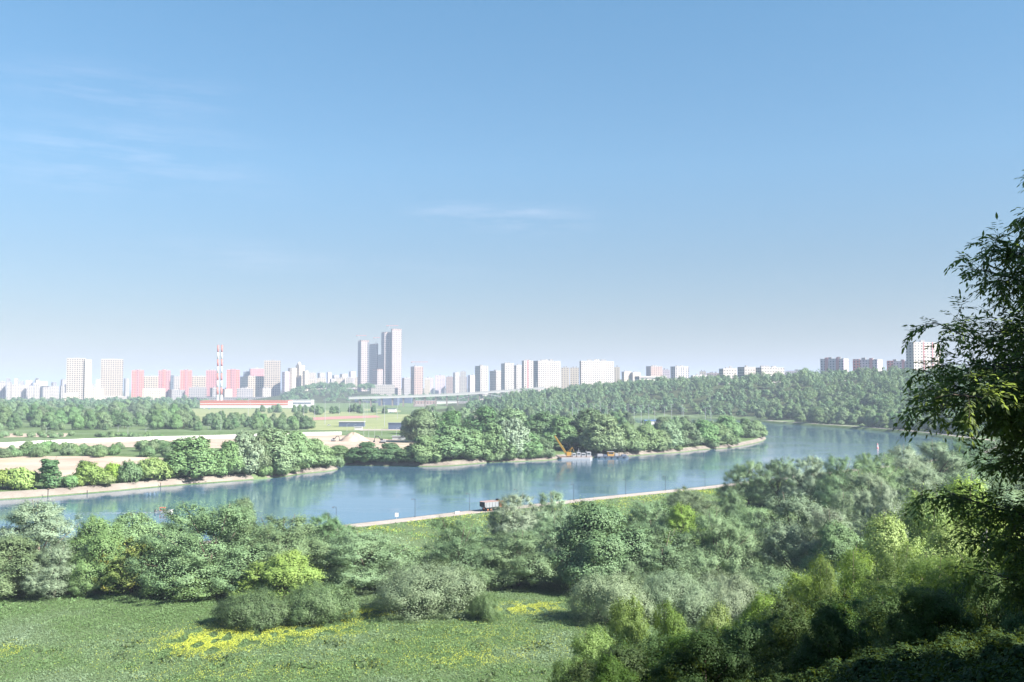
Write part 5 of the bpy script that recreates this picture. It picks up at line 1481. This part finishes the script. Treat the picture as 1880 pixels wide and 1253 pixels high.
# parked cars seen as specks by the white hut
CARM = [M_WHITE, plain('car_blue', (.07, .12, .25), .35, .1), plain('car_silver', (.45, .46, .48), .35, .1, metal=.4), M_RED]
def car_proto():
    out = {}
    b = MB(); pr_ = [(-2.1, .35), (2.1, .35), (2.15, .75), (1.3, .92), (.7, 1.42), (-1.2, 1.45), (-1.9, .95), (-2.15, .85)]
    for s in (-.85, .85): b.quad([(x_, s, z_) for x_, z_ in (pr_ if s < 0 else pr_[::-1])])
    for k in range(len(pr_)):
        (x0_, z0_), (x1_, z1_) = pr_[k], pr_[(k + 1) % len(pr_)]; b.quad([(x0_, .85, z0_), (x1_, .85, z1_), (x1_, -.85, z1_), (x0_, -.85, z0_)])
    return b
CB = car_proto()
for i, (px, py) in enumerate([(712, 759), (717, 758.5), (722, 758), (727, 758.5), (374, 751.5), (384, 752), (604, 782.5)]):
    x, y, _ = gp(px, py, LV); t = tag(empty('parked_car', (x, y, LV + .26), (.2, -.3, 1.2)[i % 3]), ['white car by the white hut, leftmost of four', 'dark blue car by the white hut, second of four', 'silver car by the white hut, third of four', 'red car by the white hut, rightmost of four', 'white car at the left end of the orange banded hall', 'dark blue car at the left end of the orange banded hall', 'blue and silver van on the grass beside the wide blue shed'][i], 'car', 'cars parked between the fields')
    CB.build('body', CARM[i % 4], t)
    m = MB()
    for s in (-.87, .87): m.quad([(1.15, s, .95), (.65, s, 1.36), (-1.15, s, 1.38), (-1.7, s, .98)] if s < 0 else [(-1.7, s, .98), (-1.15, s, 1.38), (.65, s, 1.36), (1.15, s, .95)])
    m.build('window', M_GLASSD, t)
    for wx in (-1.3, 1.3):
        for s in (-.75, .75):
            m = MB(); m.tube([(wx, s - .1, .3), (wx, s + .1, .3)], .32, 10); m.build('wheel', M_TYRE, t)
# pale poles and a dead twig on the near slope
for px, top, bot, lb in ((1805, 980, 1022, 'left pale wooden pole among the shaded maples'), (1811, 972, 1015, 'right pale wooden pole among the shaded maples')):
    x, y, zt = at(px, top, 92); z0 = hz(x, y); t = tag(empty('wooden_pole', (x, y, z0 - .3)), lb, 'pole', 'pale poles on the slope')
    m = MB(); m.tube([(0, 0, 0), (0, 0, zt - z0 + .3)], [.10, .08], 8); m.build('shaft', PALEBARK, t)
    m = MB(); m.tube([(0, 0, zt - z0 + .3), (0, 0, zt - z0 + .36)], [.11, .06], 8); m.build('cap', M_STEEL, t)
x, y, zt = at(1432, 1180, 40); z0 = hz(x, y)
o = MB(); b0 = (-.1, 0, -.3); H = zt - z0
o.tube([b0, (.05, 0, H * .6), (.0, .05, H * .8), (.22, 0, H)], [.05, .035, .025, .008], 6); o.tube([(.0, .05, H * .8), (-.18, .1, H * .88), (-.2, .1, H * .97)], [.022, .014, .006], 5); o.tube([(.05, 0, H * .6), (.2, -.1, H * .68)], [.02, .006], 5)
o = o.build('dead_branch', PALEBARK); o.location = (x, y, z0); tag(o, 'forked pale dead twig sticking out of the dark thicket', 'dead branch')
# ------------------------------------------------------------------ the near tree at the right edge
def near_tree():
    rng = np.random.default_rng(12)
    bx, by = 9.7, 14.6; gz = hz(bx, by)
    Rz = lambda z: float(np.interp(z, [41.2, 42.2, 43.2, 44.0, 44.7, 45.3, 45.8, 46.3, 46.9, 48.0, 49.8], [2.4, 3.0, 3.4, 3.7, 3.85, 3.55, 2.9, 2.4, 1.95, 1.45, .6]))
    axis = lambda z: np.array([bx - .9 * max(0, (z - gz)) / 9.0 * .9, by - .25 * (z - gz) / 9, z])
    root = tag(empty('maple_tree', (bx, by, gz)), 'near dark tree with drooping narrow leaves filling the right edge', 'tree'); O = np.array([bx, by, gz])
    zs = np.linspace(gz - .3, 50.0, 14)
    tr = MB(); tr.tube([axis(z) - O + rng.normal(size=3) * .03 for z in zs], list(np.linspace(.17, .015, 14)), 9); tr.build('trunk', BARK, root, True)
    lim = MB(); C, N, T, LL = [], [], [], []
    def leaf_at(p, d):
        """one compound leaf: a drooping stalk with leaflets on both sides"""
        d = d / np.linalg.norm(d); L = rng.uniform(.16, .30); n = rng.integers(3, 5)
        side = np.cross(d, [0, 0, 1.0]); side /= np.linalg.norm(side) + 1e-6
        for k in range(n + 1):
            t = (k + .6) / (n + .6); q = p + d * L * t + np.array([0, 0, -.10 * t * t * L * 3])
            for s in ((-1, 1) if k < n else (0,)):
                ld = side * s * .85 + d * .75 + np.array([0, 0, -.42]) + rng.normal(size=3) * .16
                ld /= np.linalg.norm(ld); l = rng.uniform(.075, .13)
                nn = np.cross(ld, np.cross([0, 0, 1.0], ld) + rng.normal(size=3) * .35); nn /= np.linalg.norm(nn) + 1e-6
                C.append(q + ld * l * .55); N.append(nn); T.append(ld); LL.append(l)
    def shoot(p, d, L, lvl):
        """a limb that bends down with its weight and carries shoots, then leaves"""
        n = 5 if lvl < 2 else 3; pts = [p.copy()]; d = d / np.linalg.norm(d)
        for k in range(n):
            d = d + np.array([0, 0, -.045 if lvl else -.03]) + rng.normal(size=3) * .10; d /= np.linalg.norm(d)
            pts.append(pts[-1] + d * L / n)
        r = (.03, .011, .005)[lvl] * (1 if lvl else min(1.0, L / 3.5 + .3))
        lim.tube([q - O for q in pts], list(np.linspace(r, r * .25, n + 1)), 6 if lvl == 0 else 4, cap=False)
        def pos(t): f = t * n; i = min(int(f), n - 1); return pts[i] + (pts[i + 1] - pts[i]) * (f - i), pts[i + 1] - pts[i]
        if lvl == 0:
            m = max(5, int(L * 7.0))
            for k in range(m):
                t = .22 + .78 * (k + rng.uniform(0, .8)) / m; q, dd = pos(min(t, 1)); dd = dd / np.linalg.norm(dd)
                sd = np.cross(dd, [0, 0, 1.0]) * (1 if k % 2 else -1) + dd * .8 + np.array([0, 0, rng.uniform(-.2, .5)])
                shoot(q, sd, rng.uniform(.35, .95) * (1.15 - .5 * t) * min(1, L / 2.2 + .25), 1)
        elif lvl == 1:
            m = max(2, int(L * 6))
            for k in range(m):
                q, dd = pos(min(1, .25 + .75 * (k + .6) / m)); dd = dd / np.linalg.norm(dd)
                sd = np.cross(dd, rng.normal(size=3)) * .8 + dd * .8; sd[2] += .1
                shoot(q, sd, rng.uniform(.12, .32), 2)
            q, dd = pos(1); leaf_at(q, dd)
        else:
            for t in (.4, .75, 1.0, 1.0):
                q, dd = pos(t); leaf_at(q, dd / np.linalg.norm(dd) + rng.normal(size=3) * .7 + np.array([0, 0, -.1]))
    n = 156
    for i in range(n):
        z = 41.2 + (49.6 - 41.2) * (i / n) ** 1.0 + rng.uniform(-.1, .1)
        a = i * 2.39996 + rng.uniform(-.35, .35); Lr = Rz(z + .3) * rng.choice([rng.uniform(.5, .75), rng.uniform(.72, 1.0)])
        up = rng.uniform(.25, .6) if z < 47.5 else rng.uniform(.4, .9)
        p = axis(z - .35 * Lr * up)
        shoot(p, np.array([math.cos(a), math.sin(a), up]), Lr * math.sqrt(1 + up * up * .5), 0)
    lim.build('limb', BARK, root, True)
    C, N, T, LL = np.array(C), np.array(N), np.array(T), np.array(LL)[:, None]
    S = np.cross(N, T); S /= np.linalg.norm(S, axis=1, keepdims=True)
    a = C - T * LL * .5; tip = C + T * LL * .5 - N * LL * .08
    w = LL * .165; m1 = C - T * LL * .12; m2 = C + T * LL * .2
    v = np.stack([a, m1 + S * w - N * LL * .03, m2 + S * w * .8, tip, m2 - S * w * .8, m1 - S * w - N * LL * .03], 1) - O
    k = np.arange(len(C))[:, None] * 6
    q = np.concatenate([k + np.array([[0, 1, 2, 3]]), k + np.array([[0, 3, 4, 5]])], 1)
    link('foliage', np_mesh('foliage', v.reshape(-1, 3), 4, q.ravel(), LEAF['near']), root)
    print('near leaflets', len(C))
near_tree()
# ------------------------------------------------------------------ light, air, camera
SUN_AZ = math.atan2(-0.43, 0.90)      # direction towards the sun, seen from above
SUN_EL = math.radians(38)
sv = Vector((math.cos(SUN_AZ) * math.cos(SUN_EL), math.sin(SUN_AZ) * math.cos(SUN_EL), math.sin(SUN_EL)))
sl = bpy.data.lights.new('sun', 'SUN'); sl.energy = SUN_E; sl.angle = math.radians(0.53); sl.color = (1.0, 0.945, 0.86)
so = bpy.data.objects.new('sun', sl); COL.objects.link(so); so.rotation_euler = sv.to_track_quat('Z', 'Y').to_euler()
W = bpy.data.worlds.new('World'); SC.world = W; W.use_nodes = True
nt = W.node_tree; bg = nt.nodes['Background']; bg.inputs[1].default_value = SKY_S
sky = nd(nt, 'ShaderNodeTexSky', sky_type='NISHITA'); sky.sun_disc = False; sky.sun_elevation = SUN_EL
sky.sun_rotation = math.pi / 2 - SUN_AZ
sky.altitude = 120; sky.air_density = AIR; sky.dust_density = DUST; sky.ozone_density = OZONE
# thin high cirrus, in the sky's own directions
tc = nd(nt, 'ShaderNodeTexCoord')
mp = nd(nt, 'ShaderNodeMapping'); mp.inputs['Scale'].default_value = (3.4, 3.4, 26.0); mp.inputs['Rotation'].default_value = (0, 0.12, 0)
nt.links.new(tc.outputs['Generated'], mp.inputs[0])
sep = nd(nt, 'ShaderNodeSeparateXYZ'); nt.links.new(tc.outputs['Generated'], sep.inputs[0])
tint = ramp(nt, sep.outputs[2], SKYTINT)
n1 = noise(nt, 2.6, 7, 0.62, mp.outputs[0])
cl = None
for px, py, rx, rz_, am in ((205, 165, .11, .022, 1.0), (225, 272, .12, .025, 1.1), (120, 330, .06, .016, .6), (835, 388, .05, .012, 1.2), (975, 405, .06, .016, 1.5), (430, 470, .10, .016, .6), (770, 490, .10, .012, .35), (330, 330, .16, .02, .4)):
    v = Vector(ray(px, py)).normalized()
    sb = nd(nt, 'ShaderNodeVectorMath', operation='SUBTRACT'); nt.links.new(tc.outputs['Generated'], sb.inputs[0]); sb.inputs[1].default_value = v
    ml = nd(nt, 'ShaderNodeVectorMath', operation='MULTIPLY'); nt.links.new(sb.outputs[0], ml.inputs[0]); ml.inputs[1].default_value = (1 / rx, 1 / rx, 1 / rz_)
    ln = nd(nt, 'ShaderNodeVectorMath', operation='LENGTH'); nt.links.new(ml.outputs[0], ln.inputs[0])
    mr = nd(nt, 'ShaderNodeMapRange', interpolation_type='SMOOTHSTEP'); nt.links.new(ln.outputs['Value'], mr.inputs[0])
    mr.inputs[1].default_value = 0; mr.inputs[2].default_value = 1.5; mr.inputs[3].default_value = am; mr.inputs[4].default_value = 0
    cl = mr.outputs[0] if cl is None else mathn(nt, 'ADD', cl, mr.outputs[0])
cl = mathn(nt, 'MULTIPLY', cl, ramp(nt, n1, [(0.42, (0, 0, 0)), (0.78, (1, 1, 1))]))
cl = mathn(nt, 'MULTIPLY', cl, CLOUD, clamp=True)
c = mixc(nt, cl, mixc(nt, 1.0, sky.outputs[0], tint, 'MULTIPLY'), CLOUDCOL)
nt.links.new(c, bg.inputs[0])
hzm = bpy.data.materials.new('haze'); hzm.use_nodes = True; hn = hzm.node_tree
hn.nodes.remove(hn.nodes['Principled BSDF'])
pv = nd(hn, 'ShaderNodeVolumePrincipled'); pv.inputs['Color'].default_value = (*HAZECOL, 1); pv.inputs['Density'].default_value = HAZE; pv.inputs['Anisotropy'].default_value = HAZE_G
hn.links.new(pv.outputs[0], hn.nodes['Material Output'].inputs['Volume'])
hb = MB(); hb.box(-26000, 26000, -400, 26000, -4.0, 262)
tag(hb.build('haze', hzm), kind='stuff')

cd = bpy.data.cameras.new('camera'); cd.sensor_fit = 'HORIZONTAL'; cd.sensor_width = 36; cd.lens = 36 * F / 1880
cd.clip_start = 0.5; cd.clip_end = 60000
co_ = bpy.data.objects.new('camera', cd); COL.objects.link(co_)
co_.location = (0, 0, EYE); co_.rotation_euler = (math.pi / 2 + TH, 0, 0)
SC.camera = co_
SC.view_settings.view_transform = 'Standard'; SC.view_settings.look = 'None'; SC.view_settings.gamma = 1
SC.view_settings.exposure = EXPO
SC.cycles.use_denoising = DENOISE; SC.cycles.denoiser = 'OPENIMAGEDENOISE'; SC.cycles.denoising_prefilter = 'ACCURATE'; SC.cycles.denoising_input_passes = 'RGB_ALBEDO_NORMAL'
SC.cycles.max_bounces = 6; SC.cycles.diffuse_bounces = 2; SC.cycles.glossy_bounces = 2; SC.cycles.transmission_bounces = 4; SC.cycles.volume_bounces = 0; SC.cycles.transparent_max_bounces = 8
SC.cycles.use_adaptive_sampling = True; SC.cycles.adaptive_threshold = 0.004
SC.cycles.sample_clamp_indirect = 6
